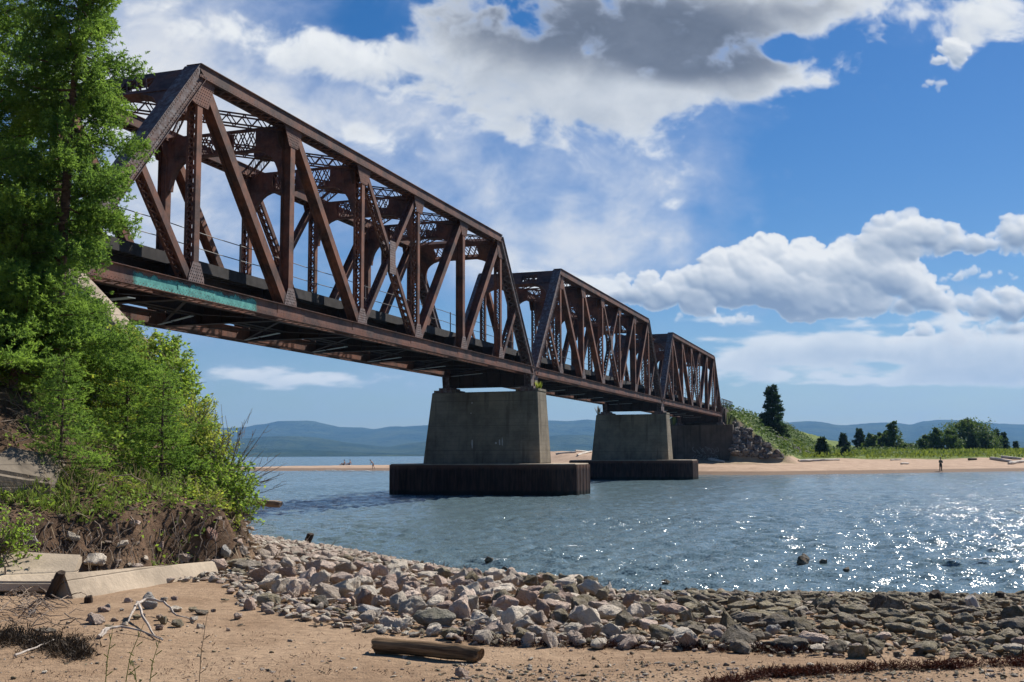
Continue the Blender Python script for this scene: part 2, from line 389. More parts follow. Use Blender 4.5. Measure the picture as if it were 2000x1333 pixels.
def mat_sand(name, light, dark, wet=None):
    m, t, b = material(name); co = geopos(t)
    n1 = t.noise(co, .7, 6, .6); n2 = t.noise(co, 9, 6, .7); n3 = t.noise(co, 70, 4, .7); n4 = t.noise(t.vmath('MULTIPLY', co, (1, 2.2, 1)), 4.5, 7, .72)
    c = t.mix(t.smooth(n1, .3, .7), dark, light)
    c = t.mix(t.smooth(n2, .42, .72, 0, .45), c, tuple(v * .55 for v in dark))
    c = t.mix(t.smooth(n3, .62, .75, 0, .5), c, tuple(min(.75, v * 1.7) for v in light))
    c = t.mix(t.smooth(n4, .60, .70, 0, .72), c, (.065, .042, .028))
    if wet is not None:
        z = t.xyz(co)[2]
        c = t.mix(t.smooth(t.math('ADD', z, t.math('MULTIPLY', n2, .06)), wet, wet + .12, 1, 0), c, tuple(v * .5 for v in dark))
    t.put(b.inputs['Base Color'], c); b.inputs['Roughness'].default_value = .95; b.inputs['Specular IOR Level'].default_value = .15
    bump(t, b, t.math('ADD', t.math('ADD', n2, t.math('MULTIPLY', n3, .35)), t.math('MULTIPLY', n4, 1.0)), .9, .045)
    return m
def mat_rock(name, a, b_, c_, isl=False):
    """three stone tints picked per stone by Object Info > Random"""
    m, t, b = material(name); co = objco(t); r = t.new('ShaderNodeNewGeometry').outputs['Random Per Island'] if isl else objrand(t)
    if isl: co = t.vmath('MULTIPLY', co, (8, 8, 8))
    sh = t.new('ShaderNodeVectorMath', operation='ADD'); t.put(sh.inputs[0], co); t.put(sh.inputs[1], t.comb(t.math('MULTIPLY', r, 37.0), t.math('MULTIPLY', r, 91.0), 0.0))
    co2 = sh.outputs[0]
    base = t.mix(t.smooth(r, .25, .45), a, b_); base = t.mix(t.smooth(r, .68, .8), base, c_)
    n = t.noise(co2, 2.2, 7, .68); n2 = t.noise(co2, 11, 6, .7); n3 = t.noise(co2, 1.3, 4, .6)
    c = t.mix(t.smooth(n, .35, .65, 0, .6), base, t.mix(.55, base, (.60, .53, .46)))
    c = t.mix(t.smooth(n2, .50, .72, 0, .5), c, t.mix(.7, base, (.10, .07, .055)))
    c = t.mix(t.smooth(n3, .58, .7, 0, .35), c, (.34, .20, .12))
    v = t.math('FRACT', t.math('MULTIPLY', r, 13.7))
    c = t.mix(1.0, c, t.comb(*[t.math('MULTIPLY_ADD', v, .55, .72)] * 3), blend='MULTIPLY')
    t.put(b.inputs['Base Color'], c); b.inputs['Roughness'].default_value = .85; b.inputs['Specular IOR Level'].default_value = .25
    bump(t, b, t.math('ADD', t.math('MULTIPLY', n, 1.6), t.math('MULTIPLY', n2, .6)), .8, .09)
    return m
ROCK_PALE = mat_rock('pale_pink_stone', (.60, .455, .36), (.66, .57, .45), (.46, .32, .245))
ROCK_OLIVE = mat_rock('olive_grey_stone', (.175, .138, .070), (.24, .20, .115), (.125, .10, .065))
PALE_SM = mat_rock('small_pale_stone', (.56, .44, .35), (.60, .53, .42), (.42, .30, .23), True)
OLIVE_SM = mat_rock('small_olive_stone', (.175, .138, .070), (.24, .20, .115), (.125, .10, .065), True)
ROCK_FAR = mat_rock('dark_rubble_stone', (.085, .07, .06), (.13, .11, .095), (.06, .055, .05))
ROCK_YELLOW = mat_rock('yellow_lichen_stone', (.34, .24, .05), (.34, .24, .05), (.34, .24, .05))
ROCK_WET = mat_rock('wet_dark_stone', (.05, .045, .03), (.07, .06, .04), (.04, .035, .025))
def mat_wood(name, light, dark, scale=1.0):
    m, t, b = material(name); co = objco(t)
    g = t.noise(t.vmath('MULTIPLY', co, (.8 * scale, 14 * scale, 14 * scale)), 2.5, 6, .65); n = t.noise(co, 2.0 * scale, 5, .6)
    c = t.mix(t.smooth(g, .35, .65), dark, light); c = t.mix(t.smooth(n, .5, .75, 0, .6), c, tuple(v * .5 for v in dark))
    t.put(b.inputs['Base Color'], c); b.inputs['Roughness'].default_value = .85; b.inputs['Specular IOR Level'].default_value = .2
    bump(t, b, g, .6, .02); return m
LOGWOOD = mat_wood('weathered_log_wood', (.25, .16, .085), (.055, .032, .018))
DRIFT = mat_wood('bleached_driftwood', (.52, .46, .40), (.30, .25, .21))
DARKWOOD = mat_wood('dark_wet_wood', (.07, .05, .035), (.03, .02, .015))
TWIG = mat_wood('dry_twig', (.28, .22, .17), (.14, .10, .075))
BARK = mat_wood('spruce_bark', (.16, .11, .08), (.07, .05, .04))
def mat_leaf(name, young, old, transl=.35, deep=None):
    m, t, b = material(name)
    a = t.new('ShaderNodeAttribute', attribute_name='tint').outputs['Fac']
    c = t.mix(a, old, young)
    t.put(b.inputs['Base Color'], c); b.inputs['Roughness'].default_value = .65; b.inputs['Specular IOR Level'].default_value = .15
    tr = t.new('ShaderNodeBsdfTranslucent'); t.put(tr.inputs[0], t.mix(.35, c, tuple(min(1, v * 1.6) for v in young)))
    mx = t.new('ShaderNodeMixShader'); mx.inputs[0].default_value = transl
    t.l.new(b.outputs[0], mx.inputs[1]); t.l.new(tr.outputs[0], mx.inputs[2])
    t.l.new(mx.outputs[0], t.n['Material Output'].inputs[0]); return m
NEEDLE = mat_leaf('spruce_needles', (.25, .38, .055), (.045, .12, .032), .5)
NEEDLE_FAR = mat_leaf('distant_needles', (.055, .10, .03), (.016, .038, .017), .25)
LEAF_Y = mat_leaf('yellow_green_leaves', (.42, .46, .06), (.12, .20, .03), .5)
LEAF_G = mat_leaf('mid_green_leaves', (.29, .41, .05), (.085, .175, .03), .5)
LEAF_FAR = mat_leaf('distant_leaves', (.11, .17, .028), (.03, .07, .015), .3)
GRASSM = mat_leaf('grass_blades', (.20, .26, .05), (.07, .11, .025), .35)
MEADOW = mat_leaf('meadow_grass', (.24, .28, .04), (.08, .13, .025), .35)
SHADOW_LITTER = mat_leaf('shadow_dark_litter', (.07, .048, .03), (.022, .016, .011), .1)
WEED = mat_leaf('dark_seaweed', (.10, .028, .015), (.022, .012, .009), .1)
SOIL = mat_rock('soil_clod', (.11, .068, .042), (.15, .095, .06), (.08, .05, .032), True)
STRAW = mat_leaf('dry_straw', (.42, .33, .21), (.20, .13, .08), .2)
# ------------------------------------------------------------------ the bridge (local frame: x along the track, y to the far truss, z up)
PN, H, W, NP = 6.0, 7.31, 5.54, 7
CHZ = 7.754
BR0 = Vector((-12.32, 29.57, CHZ))                     # lower chord centre, near truss, near end
BRZ = math.atan2(math.cos(R(18.63)), math.sin(R(18.63)))
AX = Vector((math.sin(R(18.63)), math.cos(R(18.63)), 0)); AY = Vector((-AX.y, AX.x, 0))
def bw(x, y, z): return BR0 + AX * x + AY * y + Vector((0, 0, z))
SPAN, GAP = NP * PN, .6

def box_chord(mb, p, q, depth, width, n_lace, rv=None, side=-1):
    w2 = width / 2
    for s in (-1, 1):
        mb.bar(p, q, depth, .025, oy=s * w2)
        mb.bar(p, q, .022, .11, on=depth / 2 - .012, oy=s * (w2 + .045))
        mb.bar(p, q, .11, .02, on=depth / 2 - .07, oy=s * (w2 + .024))
    mb.bar(p, q, .026, width + .14, on=-(depth / 2 + .013))
    P, Q = Vector(p), Vector(q); d = (Q - P).normalized(); n = Vector((0, 1, 0)).cross(d)
    o = n * (depth / 2 - .002)
    a, b_ = P + o + Vector((0, -w2 + .03, 0)), P + o + Vector((0, w2 - .03, 0))
    c, e = Q + o + Vector((0, -w2 + .03, 0)), Q + o + Vector((0, w2 - .03, 0))
    mb.lace(a, c, b_, e, n_lace, .07, .014, n)
    if rv is not None:
        L = (Q - P).length; k = int(L / .17)
        for i in range(k):
            for on in (depth / 2 - .05, depth / 2 - .10, -depth / 2 + .05):
                rv.rivet(P + d * (i + .5) * .17 + n * on + Vector((0, side * (w2 + .034 if on > 0 else w2 + .013), 0)), (0, side, 0), .021)
def laced(mb, p, q, a, b_, step=.36):
    """two channels facing each other with zigzag lacing"""
    p, q = Vector(p), Vector(q); d = (q - p); L = d.length; d.normalize(); n = Vector((0, 1, 0)).cross(d)
    for s in (-1, 1):
        mb.bar(p, q, a, .02, oy=s * b_ / 2)
        for t in (-1, 1): mb.bar(p, q, .018, .075, on=t * (a / 2 - .009), oy=s * (b_ / 2 - .048))
    for t in (-1, 1):
        o = n * t * (a / 2 + .006); y0 = Vector((0, b_ / 2 - .06, 0))
        mb.lace(p + o - y0, q + o - y0, p + o + y0, q + o + y0, max(3, int(L / step)), .055, .012, n)
def hsec(mb, p, q, a, b_):
    for s in (-1, 1): mb.bar(p, q, a, .024, oy=s * b_ / 2)
    mb.bar(p, q, .02, b_ - .024)
    for s in (-1, 1):
        for t in (-1, 1): mb.bar(p, q, .07, .016, oy=s * (b_ / 2 - .022), on=t * .045)
def gusset(mb, rv, cx, y0, pts, rows):
    for s in (-1, 1): mb.poly([(cx + a, y0 + s * .213, z) for a, z in pts], (0, 1, 0), .014)
    def inside(a, z):
        c = False; n = len(pts)
        for i in range(n):
            (x1, z1), (x2, z2) = pts[i], pts[(i + 1) % n]
            if (z1 > z) != (z2 > z) and a < (x2 - x1) * (z - z1) / (z2 - z1) + x1: c = not c
        return c
    zs = [z for _, z in pts]; xs = [a for a, _ in pts]
    sd_ = -1 if y0 < 1 else 1
    z = min(zs) + .06; r = 0
    while z < max(zs):
        a = min(xs) + .05 + (.05 if r % 2 else 0)
        while a < max(xs):
            if inside(a - .04, z) and inside(a + .04, z) and inside(a, z + .04) and inside(a, z - .04): rv.rivet((cx + a, y0 + sd_ * .221, z), (0, sd_, 0), .027)
            a += .11
        z += .1; r += 1
def lattice(mb, p, q, zt, zb, n, off, nv):
    """vertical-plane lattice girder p->q (two planes, off apart)"""
    p, q = Vector(p), Vector(q)
    for s in (-1, 1):
        o = Vector(nv) * s * off / 2
        for z in (zt, zb): mb.bar(p + o + Vector((0, 0, z)), q + o + Vector((0, 0, z)), .055, .055, (0, 0, 1))
        mb.lace(p + o + Vector((0, 0, zb)), q + o + Vector((0, 0, zb)), p + o + Vector((0, 0, zt)), q + o + Vector((0, 0, zt)), n, .045, .012, nv)
def knee(y0, y1, s0, s1, k=8):
    """polygon (y, s) of a bracket with a curved inner edge: corner (y0, s0)"""
    pts = [(y0, s0), (y1, s0)]
    for i in range(1, k):
        a = i / k * math.pi / 2
        pts.append((y1 - (y1 - y0 - .12) * math.sin(a), s1 - (s1 - s0) * math.cos(a)))
    pts.append((y0 + .12, s1)); pts.append((y0, s1)); return pts

def build_span():
    root = empty('truss_span')
    tag(root, cat='truss span', group='steel truss spans of the railway bridge')
    def part(name, fn, mat, parent=root):
        mb = MB(); fn(mb); return mb.build(name, mat, parent)
    for y0, sd_ in ((0.0, -1), (W, 1)):
        U = lambda k: Vector((k * PN, y0, H)); L = lambda k: Vector((k * PN, y0, 0))
        mb, rv = MB(), MB(); box_chord(mb, U(1) - Vector((.12, 0, 0)), U(6) + Vector((.12, 0, 0)), .46, .44, 60, rv if sd_ < 0 else None)
        o = mb.build('top_chord', STEEL, root)
        if rv.v: rv.build('rivet_rows', STEEL, o)
        mb, rv = MB(), MB()
        for s in (-1, 1):
            yy = y0 + s * .23
            mb.b(-.05, SPAN + .05, yy - .012, yy + .012, -.26, .26)
            mb.b(-.05, SPAN + .05, min(yy, yy + s * .11), max(yy, yy + s * .11), .245, .263)
            mb.b(-.05, SPAN + .05, min(yy, yy + s * .12), max(yy, yy + s * .12), -.263, -.243)
            mb.b(-.05, SPAN + .05, min(yy + s * .012, yy + s * .03), max(yy + s * .012, yy + s * .03), -.243, -.10)
            for k in range(1, 7):
                mb.b(k * PN - 1.0, k * PN + 1.0, min(yy + s * .013, yy + s * .027), max(yy + s * .013, yy + s * .027), -.098, .235)
        mb.lace((0, y0 - .2, -.25), (SPAN, y0 - .2, -.25), (0, y0 + .2, -.25), (SPAN, y0 + .2, -.25), 90, .07, .014, (0, 0, 1))
        o = mb.build('bottom_chord', STEEL, root)
        if sd_ < 0:
            for i in range(int(SPAN / .16)):
                for z in (-.14, -.20): rv.rivet((.08 + i * .16 + (.08 if z < -.15 else 0), y0 - .262, z), (0, -1, 0), .02)
                if i % 3 == 0: rv.rivet((.1 + i * .16, y0 - .29, .262), (0, 0, 1), .035)
            for k in range(1, 7):
                for i in range(12):
                    for z in (-.05, .06, .17): rv.rivet((k * PN - .9 + i * .165, y0 - .258, z), (0, -1, 0), .02)
            rv.build('rivet_rows', STEEL, o)
        for a, b_ in ((L(0), U(1)), (U(6), L(7))):
            mb, rv = MB(), MB(); box_chord(mb, a, b_, .50, .44, 24, None)
            o = mb.build('end_post', STEEL_POST, root)
            if sd_ < 0:
                d = (b_ - a).normalized(); n = Vector((0, 1, 0)).cross(d); Ln = (b_ - a).length
                for i in range(int(Ln / .13)):
                    for on in (-.2, -.14, .10, .19): rv.rivet(a + d * (i + .5) * .13 + n * on + Vector((0, -.256 if on > .11 else -.235, 0)), (0, -1, 0), .024)
                rv.build('rivet_rows', STEEL, o)
        zb, zt = .0, H
        for k in range(1, 7):
            p, q = Vector((k * PN, y0, .1)), Vector((k * PN, y0, H - .2))
            if k in (2, 5): part('vertical_post', lambda m: hsec(m, p, q, .33, .38), STEEL_RUST)
            else: part('vertical_post', lambda m: laced(m, p, q, .28 if k in (1, 6) else .26, .38, .30 if k in (1, 6) else .40), STEEL_RUST)
        def inset(a, b_, s, e):
            d = (b_ - a).normalized(); return a + d * s, b_ - d * e
        for a, b_ in ((U(1), L(2)), (U(2), L(3)), (U(5), L(4)), (U(6), L(5))):
            p, q = inset(a, b_, .2, .2); part('diagonal_brace', lambda m: hsec(m, p, q, .36 if a.x in (6.0, 36.0) else .32, .385), STEEL_RUST)
        for a, b_ in ((U(3), L(4)), (U(4), L(3))):
            p, q = inset(a, b_, .2, .2); part('counter_brace', lambda m: laced(m, p, q, .23, .37 if a.x < 20 else .30, .34), STEEL)
        for a, b_ in (((L(0) + U(1)) / 2, L(1)), ((L(7) + U(6)) / 2, L(6))):
            p, q = inset(a, b_, .15, .2); part('sub_strut', lambda m: laced(m, p, q, .27, .37, .32), STEEL)
        low = [(-.42, -.22), (.42, -.22), (.42, .45), (.20, .95), (-.20, .95), (-.42, .45)]
        up = [(-.62, H + .2), (.62, H + .2), (.62, H - .3), (.34, H - .95), (-.30, H - .95), (-.62, H - .3)]
        hip = [(-.12, H + .2), (.75, H + .2), (.75, H - .35), (.42, H - 1.15), (-.28, H - 1.15), (-.95, H - .95), (-.85, H - .68)]
        hip2 = [(-a, z) for a, z in hip][::-1]
        for k in range(1, 7):
            for pts, nm in ((low, 0), (hip if k == 1 else hip2 if k == 6 else up, 1)):
                mb, rv = MB(), MB(); gusset(mb, rv, k * PN, y0, pts, 6)
                o = mb.build('gusset_plate', STEEL_GREY if nm == 0 else STEEL, root)
                if sd_ < 0: rv.build('rivet_rows', STEEL_DK if nm == 0 else STEEL, o)
        mb = MB()
        for s in (-1, 1): mb.poly([(3.5 * PN + a, y0 + s * .215, H / 2 + z) for a, z in ((-.3, -.75), (.3, -.75), (.3, .75), (-.3, .75))], (0, 1, 0), .016)
        rv = MB()
        for i in range(6):
            for j in range(13): rv.rivet((3.5 * PN - .25 + i * .1, y0 + sd_ * .224, H / 2 - .66 + j * .11), (0, sd_, 0), .02)
        o = mb.build('gusset_plate', STEEL_GREY, root); rv.build('rivet_rows', STEEL_DK, o)
        for xx in (.1, SPAN - .1):
            mb = MB()
            for s in (-1, 1): mb.poly([(xx + a, y0 + s * .20, z) for a, z in ((-.30, .1), (.30, .1), (.36, -.35), (.26, -1.0), (-.26, -1.0), (-.36, -.35))], (0, 1, 0), .05)
            mb.b(xx - .12, xx + .12, y0 - .17, y0 + .17, -1.0, -.27); mb.b(xx - .42, xx + .42, y0 - .42, y0 + .42, -1.18, -1.0); mb.b(xx - .55, xx + .55, y0 - .55, y0 + .55, -1.30, -1.182)
            mb.build('bearing_shoe', STEEL_POST, root)
    # cross frames
    def frame(name, pos, dn, nv, deep):
        """pos(y, s): point across the track at y, s below the hip along dn"""
        mb = MB(); hip_ = pos
        P = lambda y, s, o=0: hip_(y) + Vector(dn) * s + Vector(nv) * o
        if deep:
            for s0, s1 in ((-.05, .28), (.98, 1.16)): mb.box(P(W / 2, (s0 + s1) / 2), W / 2 - .2, .16, (s1 - s0) / 2, (0, 1, 0), nv, dn)
            e0, e1 = .28, .98
        else:
            for s0, s1 in ((.06, .12), (.88, .96)): mb.box(P(W / 2, (s0 + s1) / 2), W / 2 - .2, .13, (s1 - s0) / 2, (0, 1, 0), nv, dn)
            e0, e1 = .12, .88
        for o in (-.15, .15):
            for a, b_ in ((.2, 1.35), (W - 1.35, W - .2), (W / 2 - .28, W / 2 + .28)):
                mb.poly([P(a, e0, o), P(b_, e0, o), P(b_, e1, o), P(a, e1, o)], nv, .012)
            for a, b_ in ((1.35, W / 2 - .28), (W / 2 + .28, W - 1.35)):
                n = 3
                for i in range(n):
                    y0, y1 = a + (b_ - a) * i / n, a + (b_ - a) * (i + 1) / n
                    mb.bar(P(y0, e0, o), P(y1, e1, o), .05, .012, nv); mb.bar(P(y0, e1, o), P(y1, e0, o), .05, .012, nv, oy=.013)
        ee = 1.16 if deep else .96
        for side in (0, 1):
            k = knee(.2, 1.75 if deep else 1.35, ee, ee + (1.55 if deep else 1.25))
            k = [(W - a, b_) for a, b_ in k] if side else k
            for o in (-.12, .12): mb.poly([P(a, b_, o) for a, b_ in k], nv, .012)
            for i in range(2, len(k) - 2): mb.bar(P(*k[i]), P(*k[i + 1]), .014, .26, nv)
        mb.build(name, STEEL, root)
    d1 = Vector((-PN, 0, -H)).normalized(); n1 = Vector((-H, 0, PN)).normalized()
    frame('portal_frame', lambda y: Vector((PN, y, H)), d1, n1, True)
    d2 = Vector((PN, 0, -H)).normalized(); n2 = Vector((H, 0, PN)).normalized()
    frame('portal_frame', lambda y: Vector((PN * 6, y, H)), d2, n2, True)
    for k in range(2, 6): frame('sway_frame', lambda y: Vector((PN * k, y, H)), Vector((0, 0, -1)), Vector((1, 0, 0)), False)
    for k in range(1, 6):
        for a, b_ in ((0.2, W - .2), (W - .2, 0.2)):
            p, q = Vector((k * PN + .2, a, H)), Vector(((k + 1) * PN - .2, b_, H)); d = (q - p).normalized(); nv = Vector((-d.y, d.x, 0))
            mb = MB(); lattice(mb, p, q, .10 if a < 1 else .06, -.34, 13, .36, nv); mb.build('lateral_lattice', STEEL, root)
        mb = MB(); cx = (k + .5) * PN; mb.b(cx - .42, cx + .42, W / 2 - .36, W / 2 + .36, -.33 + H, .05 + H); mb.build('crossing_plate', STEEL, root)
    # floor
    for k in range(0, NP + 1):
        x = k * PN + (.25 if k == 0 else -.25 if k == NP else 0)
        mb = MB(); zb = -.95 if k in (0, NP) else -.25
        mb.b(x - .015, x + .015, .24, W - .24, zb, .95)
        for z in (zb, .93): mb.b(x - .16, x + .16, .25, W - .25, z, z + .025)
        for i in range(1, 6): mb.b(x - .12, x + .12, W * i / 6 - .01, W * i / 6 + .01, zb + .026, .925)
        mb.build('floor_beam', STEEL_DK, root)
    for y in (W / 2 - 1.25, W / 2 - .8, W / 2 + .8, W / 2 + 1.25):
        mb = MB(); mb.b(.05, SPAN - .05, y - .012, y + .012, .10, 1.0)
        for z in (.10, .98): mb.b(.05, SPAN - .05, y - .13, y + .13, z, z + .02)
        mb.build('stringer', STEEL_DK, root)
    mb = MB(); n = int(SPAN / .36)
    for i in range(n + 1):
        x = i * .36 - .05; e = random.uniform(-.05, .05)
        mb.b(x, x + .21, W / 2 - 1.75 + e, W / 2 + 1.75 + e, 1.003, 1.22)
    for y in (W / 2 - 1.6, W / 2 + 1.6): mb.b(-.1, SPAN + .1, y - .1, y + .1, 1.223, 1.38)
    for y in (W / 2 - 1.83, W / 2 + 1.83): mb.b(-.1, SPAN + .1, y - .025, y + .025, .98, 1.36)
    mb.build('deck_ties', TIMBER, root)
    for y in (W / 2 - .75, W / 2 + .75):
        mb = MB(); mb.b(-.28, SPAN + .28, y - .07, y + .07, 1.222, 1.24); mb.b(-.28, SPAN + .28, y - .012, y + .012, 1.24, 1.36); mb.b(-.28, SPAN + .28, y - .035, y + .035, 1.36, 1.40)
        mb.build('rail', RAILM, root)
    # open floor bracing under the stringers
    for k in range(NP):
        for a, b_ in ((.3, W - .3), (W - .3, .3)):
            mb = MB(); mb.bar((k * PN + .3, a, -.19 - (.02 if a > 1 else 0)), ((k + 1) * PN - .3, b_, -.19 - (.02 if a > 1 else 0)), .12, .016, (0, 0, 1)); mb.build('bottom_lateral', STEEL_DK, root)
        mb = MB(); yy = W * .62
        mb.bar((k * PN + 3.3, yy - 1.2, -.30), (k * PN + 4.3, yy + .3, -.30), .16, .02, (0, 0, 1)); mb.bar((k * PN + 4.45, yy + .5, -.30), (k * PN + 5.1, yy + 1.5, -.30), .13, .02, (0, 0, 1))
        mb.build('lit_lateral_strip', GREY_PAINT_GAPLIGHT, root)  # pale colour stands in for light on the laterals through floor gaps
    for z in (1.85, 2.40):
        mb = MB(); mb.tube([(i * SPAN / 28, W / 2 - 1.72, z - .03 * math.sin(math.pi * ((i % 4) / 4))) for i in range(29)], .017, 5); mb.build('handrail_cable', CABLE, root)
    for x in (.5, 10.5, 20.8, 31.2, 41.5):
        mb = MB(); mb.b(x - .03, x + .03, W / 2 - 1.74, W / 2 - 1.70, 1.1, 2.45); mb.build('handrail_post', CABLE, root)
    return root

span1 = build_span()
span1.location = BR0; span1.rotation_euler = (0, 0, BRZ)
span1['label'] = 'nearest rusty steel truss span, partly hidden by the spruce, teal paint on its lower chord'
span2 = copy_tree(span1); span2.location = bw(SPAN + GAP, 0, 0)
span2['label'] = 'middle rusty steel truss span, carried between the two concrete river piers'
span3 = copy_tree(span1); span3.location = bw(2 * (SPAN + GAP), 0, 0)
span3['label'] = 'farthest rusty steel truss span, ending at the green embankment'

# teal spray paint, lettered plate: on the nearest span only
def mat_teal():
    m, t, b = material('teal_spray_paint'); co = objco(t); x, y, z = t.xyz(co)
    n = t.noise(co, 5, 6, .7); n2 = t.noise(t.vmath('MULTIPLY', co, (1, 1, .2)), 2.2, 4, .6)
    t.put(b.inputs['Base Color'], t.mix(t.smooth(n, .35, .65), (.04, .20, .18), (.10, .38, .32)))
    b.inputs['Roughness'].default_value = .7
    top = t.math('SUBTRACT', t.math('MULTIPLY_ADD', n2, .5, -.12), z)
    ends = t.math('MULTIPLY', t.smooth(x, 2.75, 3.0), t.smooth(x, 9.35, 9.65, 1, 0))
    a = t.math('MULTIPLY', t.math('MULTIPLY', t.smooth(top, -.05, .06), ends), t.smooth(n, .25, .40))
    t.put(b.inputs['Alpha'], a); return m
TEAL = mat_teal()
mb = MB(); yy = -.23
mb.b(2.5, 10.0, yy - .0155, yy - .0135, -.099, .238)
mb.b(4.98, 7.02, yy - .0305, yy - .0285, -.097, .237)
mb.b(2.5, 10.0, yy - .0335, yy - .0315, -.242, -.101)
mb.build('teal_graffiti', TEAL, span1)
mb = MB(); mb.bar((4.5, 1.1, -.34), (4.95, 4.0, -.34), .34, .02, (0, 0, 1)); plate = mb.build('painted_plate', GREY_PAINT_GAPLIGHT, span1)
mb = MB()
for i in range(5):   # scrawled black letters across the plate
    x = 4.42 + i * .17; pts = [(x + .07 * math.sin(a * 1.9 + i), 2.35 + .17 * math.cos(a * 1.3 + i * 2), -.356) for a in np.linspace(0, 4.4, 9)]
    mb.tube(pts, .028, 5)
mb.build('black_scrawl', BLACKPAINT, plate)

# ------------------------------------------------------------------ piers and abutments
PTOP = 6.45
def frustum(mb, b0, b1, z0, z1, nz=1):
    """tapered block: b = (x0, x1, y0, y1)"""
    v = []
    for b_, z in ((b0, z0), (b1, z1)):
        v += [(b_[0], b_[2], z), (b_[1], b_[2], z), (b_[1], b_[3], z), (b_[0], b_[3], z)]
    mb.add(v, [(3, 2, 1, 0), (4, 5, 6, 7), (0, 1, 5, 4), (1, 2, 6, 5), (2, 3, 7, 6), (3, 0, 4, 7)])
def bevel(o, w, seg=2):
    m = o.modifiers.new('bevel', 'BEVEL'); m.width = w; m.segments = seg; m.limit_method = 'ANGLE'
def build_pier():
    root = empty('bridge_pier'); tag(root, cat='bridge pier', group='concrete piers standing in the channel')
    mb = MB(); frustum(mb, (-1.2, 1.2, -.95, W + 1.35), (-.93, .93, -.72, W + .85), 1.93, PTOP); o = mb.build('shaft', CONC, root); bevel(o, .05)
    # sheet pile ring with corrugations
    x0, x1, y0, y1, r = -2.7, 2.7, -3.35, W + 3.5, 1.1
    path = []
    def seg(a, b_):
        a, b_ = Vector(a), Vector(b_); n = max(1, int((b_ - a).length / .09)); nn = Vector(((b_ - a).y, -(b_ - a).x)).normalized()
        for i in range(n):
            ph = (i % 8); off = (.0, .03, .05, .05, .05, .03, 0, 0)[ph]
            path.append(a.lerp(b_, i / n) + nn * off)
    c = [(x0 + r, y0), (x1 - r, y0), (x1, y0 + r), (x1, y1 - r), (x1 - r, y1), (x0 + r, y1), (x0, y1 - r), (x0, y0 + r)]
    for i in range(8): seg(c[i], c[(i + 1) % 8])
    k = len(path); mb = MB()
    mb.add([(p.x, p.y, -2.5) for p in path] + [(p.x, p.y, 1.86) for p in path], [(i, (i + 1) % k, k + (i + 1) % k, k + i) for i in range(k)])
    mb.build('sheet_pile_ring', PILE, root)
    mb = MB(); mb.poly([(p[0] * .985, (p[1] - W / 2) * .99 + W / 2, 1.88) for p in c], (0, 0, 1), .10); o = mb.build('footing_top', CONC_LT, root); bevel(o, .03)
    for y in (0, W):
        mb = MB(); mb.b(-.85, .85, y - .75, y + .75, PTOP + .003, PTOP + .15); mb.build('bearing_block', CONC, root)
    return root
pier1 = build_pier()
pier1.location = bw(SPAN + GAP / 2, 0, -CHZ); pier1.rotation_euler = (0, 0, BRZ)
pier1['label'] = 'near concrete pier on a dark sheet pile footing, white drips on its shaded face'
pier2 = copy_tree(pier1); pier2.location = bw(2 * SPAN + 1.5 * GAP, 0, -CHZ)
pier2['label'] = 'second, smaller looking concrete pier standing close to the far sandy shore'
WHITEP = mat_plain('white_lime_streak', (.5, .48, .44), .8, 8, .2, 0)
for y, z, wy, hz in ((3.55, 3.15, .045, .36), (1.72, 3.25, .05, .22), (1.55, 3.3, .04, .30), (1.97, 3.2, .06, .07), (3.62, 5.75, .045, .05), (3.68, 5.1, .035, .04)):
    x = -1.2 + .27 * (z - 1.93) / (PTOP - 1.93) - .012
    pts = [(x - .0, y + wy * random.uniform(.6, 1.2) * math.cos(a), z + hz * math.sin(a) * random.uniform(.8, 1.1)) for a in np.linspace(0, 2 * math.pi, 9)[:-1]]
    mb = MB(); mb.poly(pts, (1, 0, -.06), .014); mb.build('white_drip', WHITEP, pier1)
def plantlet(name, loc, h, n, mat):
    V, F, T = [], [], []
    for i in range(n):
        a = rng.uniform(0, 6.28); ln = h * rng.uniform(.5, 1); s = rng.uniform(.1, .5); w_ = .035
        d = Vector((math.cos(a) * s, math.sin(a) * s, 1)).normalized(); side = Vector((-math.sin(a), math.cos(a), 0))
        b0 = Vector((rng.uniform(-.1, .1), rng.uniform(-.1, .1), 0)); k = len(V)
        V += [b0 - side * w_ * .3, b0 + side * w_ * .3, b0 + d * ln * .6 + side * w_, b0 + d * ln * .6 - side * w_]; V += [b0 + d * ln]
        F += [(k, k + 1, k + 2), (k, k + 2, k + 3), (k + 3, k + 2, k + 4)]; T += [rng.uniform(.2, 1)] * 5
    me = mesh_np(name, V, F); fattr(me, 'tint', T); o = link(name, me, mat); o.location = loc; return o
o = plantlet('weed', bw(SPAN + .2, -.55, PTOP + .0 - CHZ), .75, 46, LEAF_Y); tag(o, 'yellow green weed growing on the near pier top beside the bearing', 'plant')
o = plantlet('weed', bw(2 * SPAN + .1, W + .65, PTOP - CHZ), 1.1, 30, STRAW); tag(o, 'thin dry weed growing on the left end of the second pier top', 'plant')

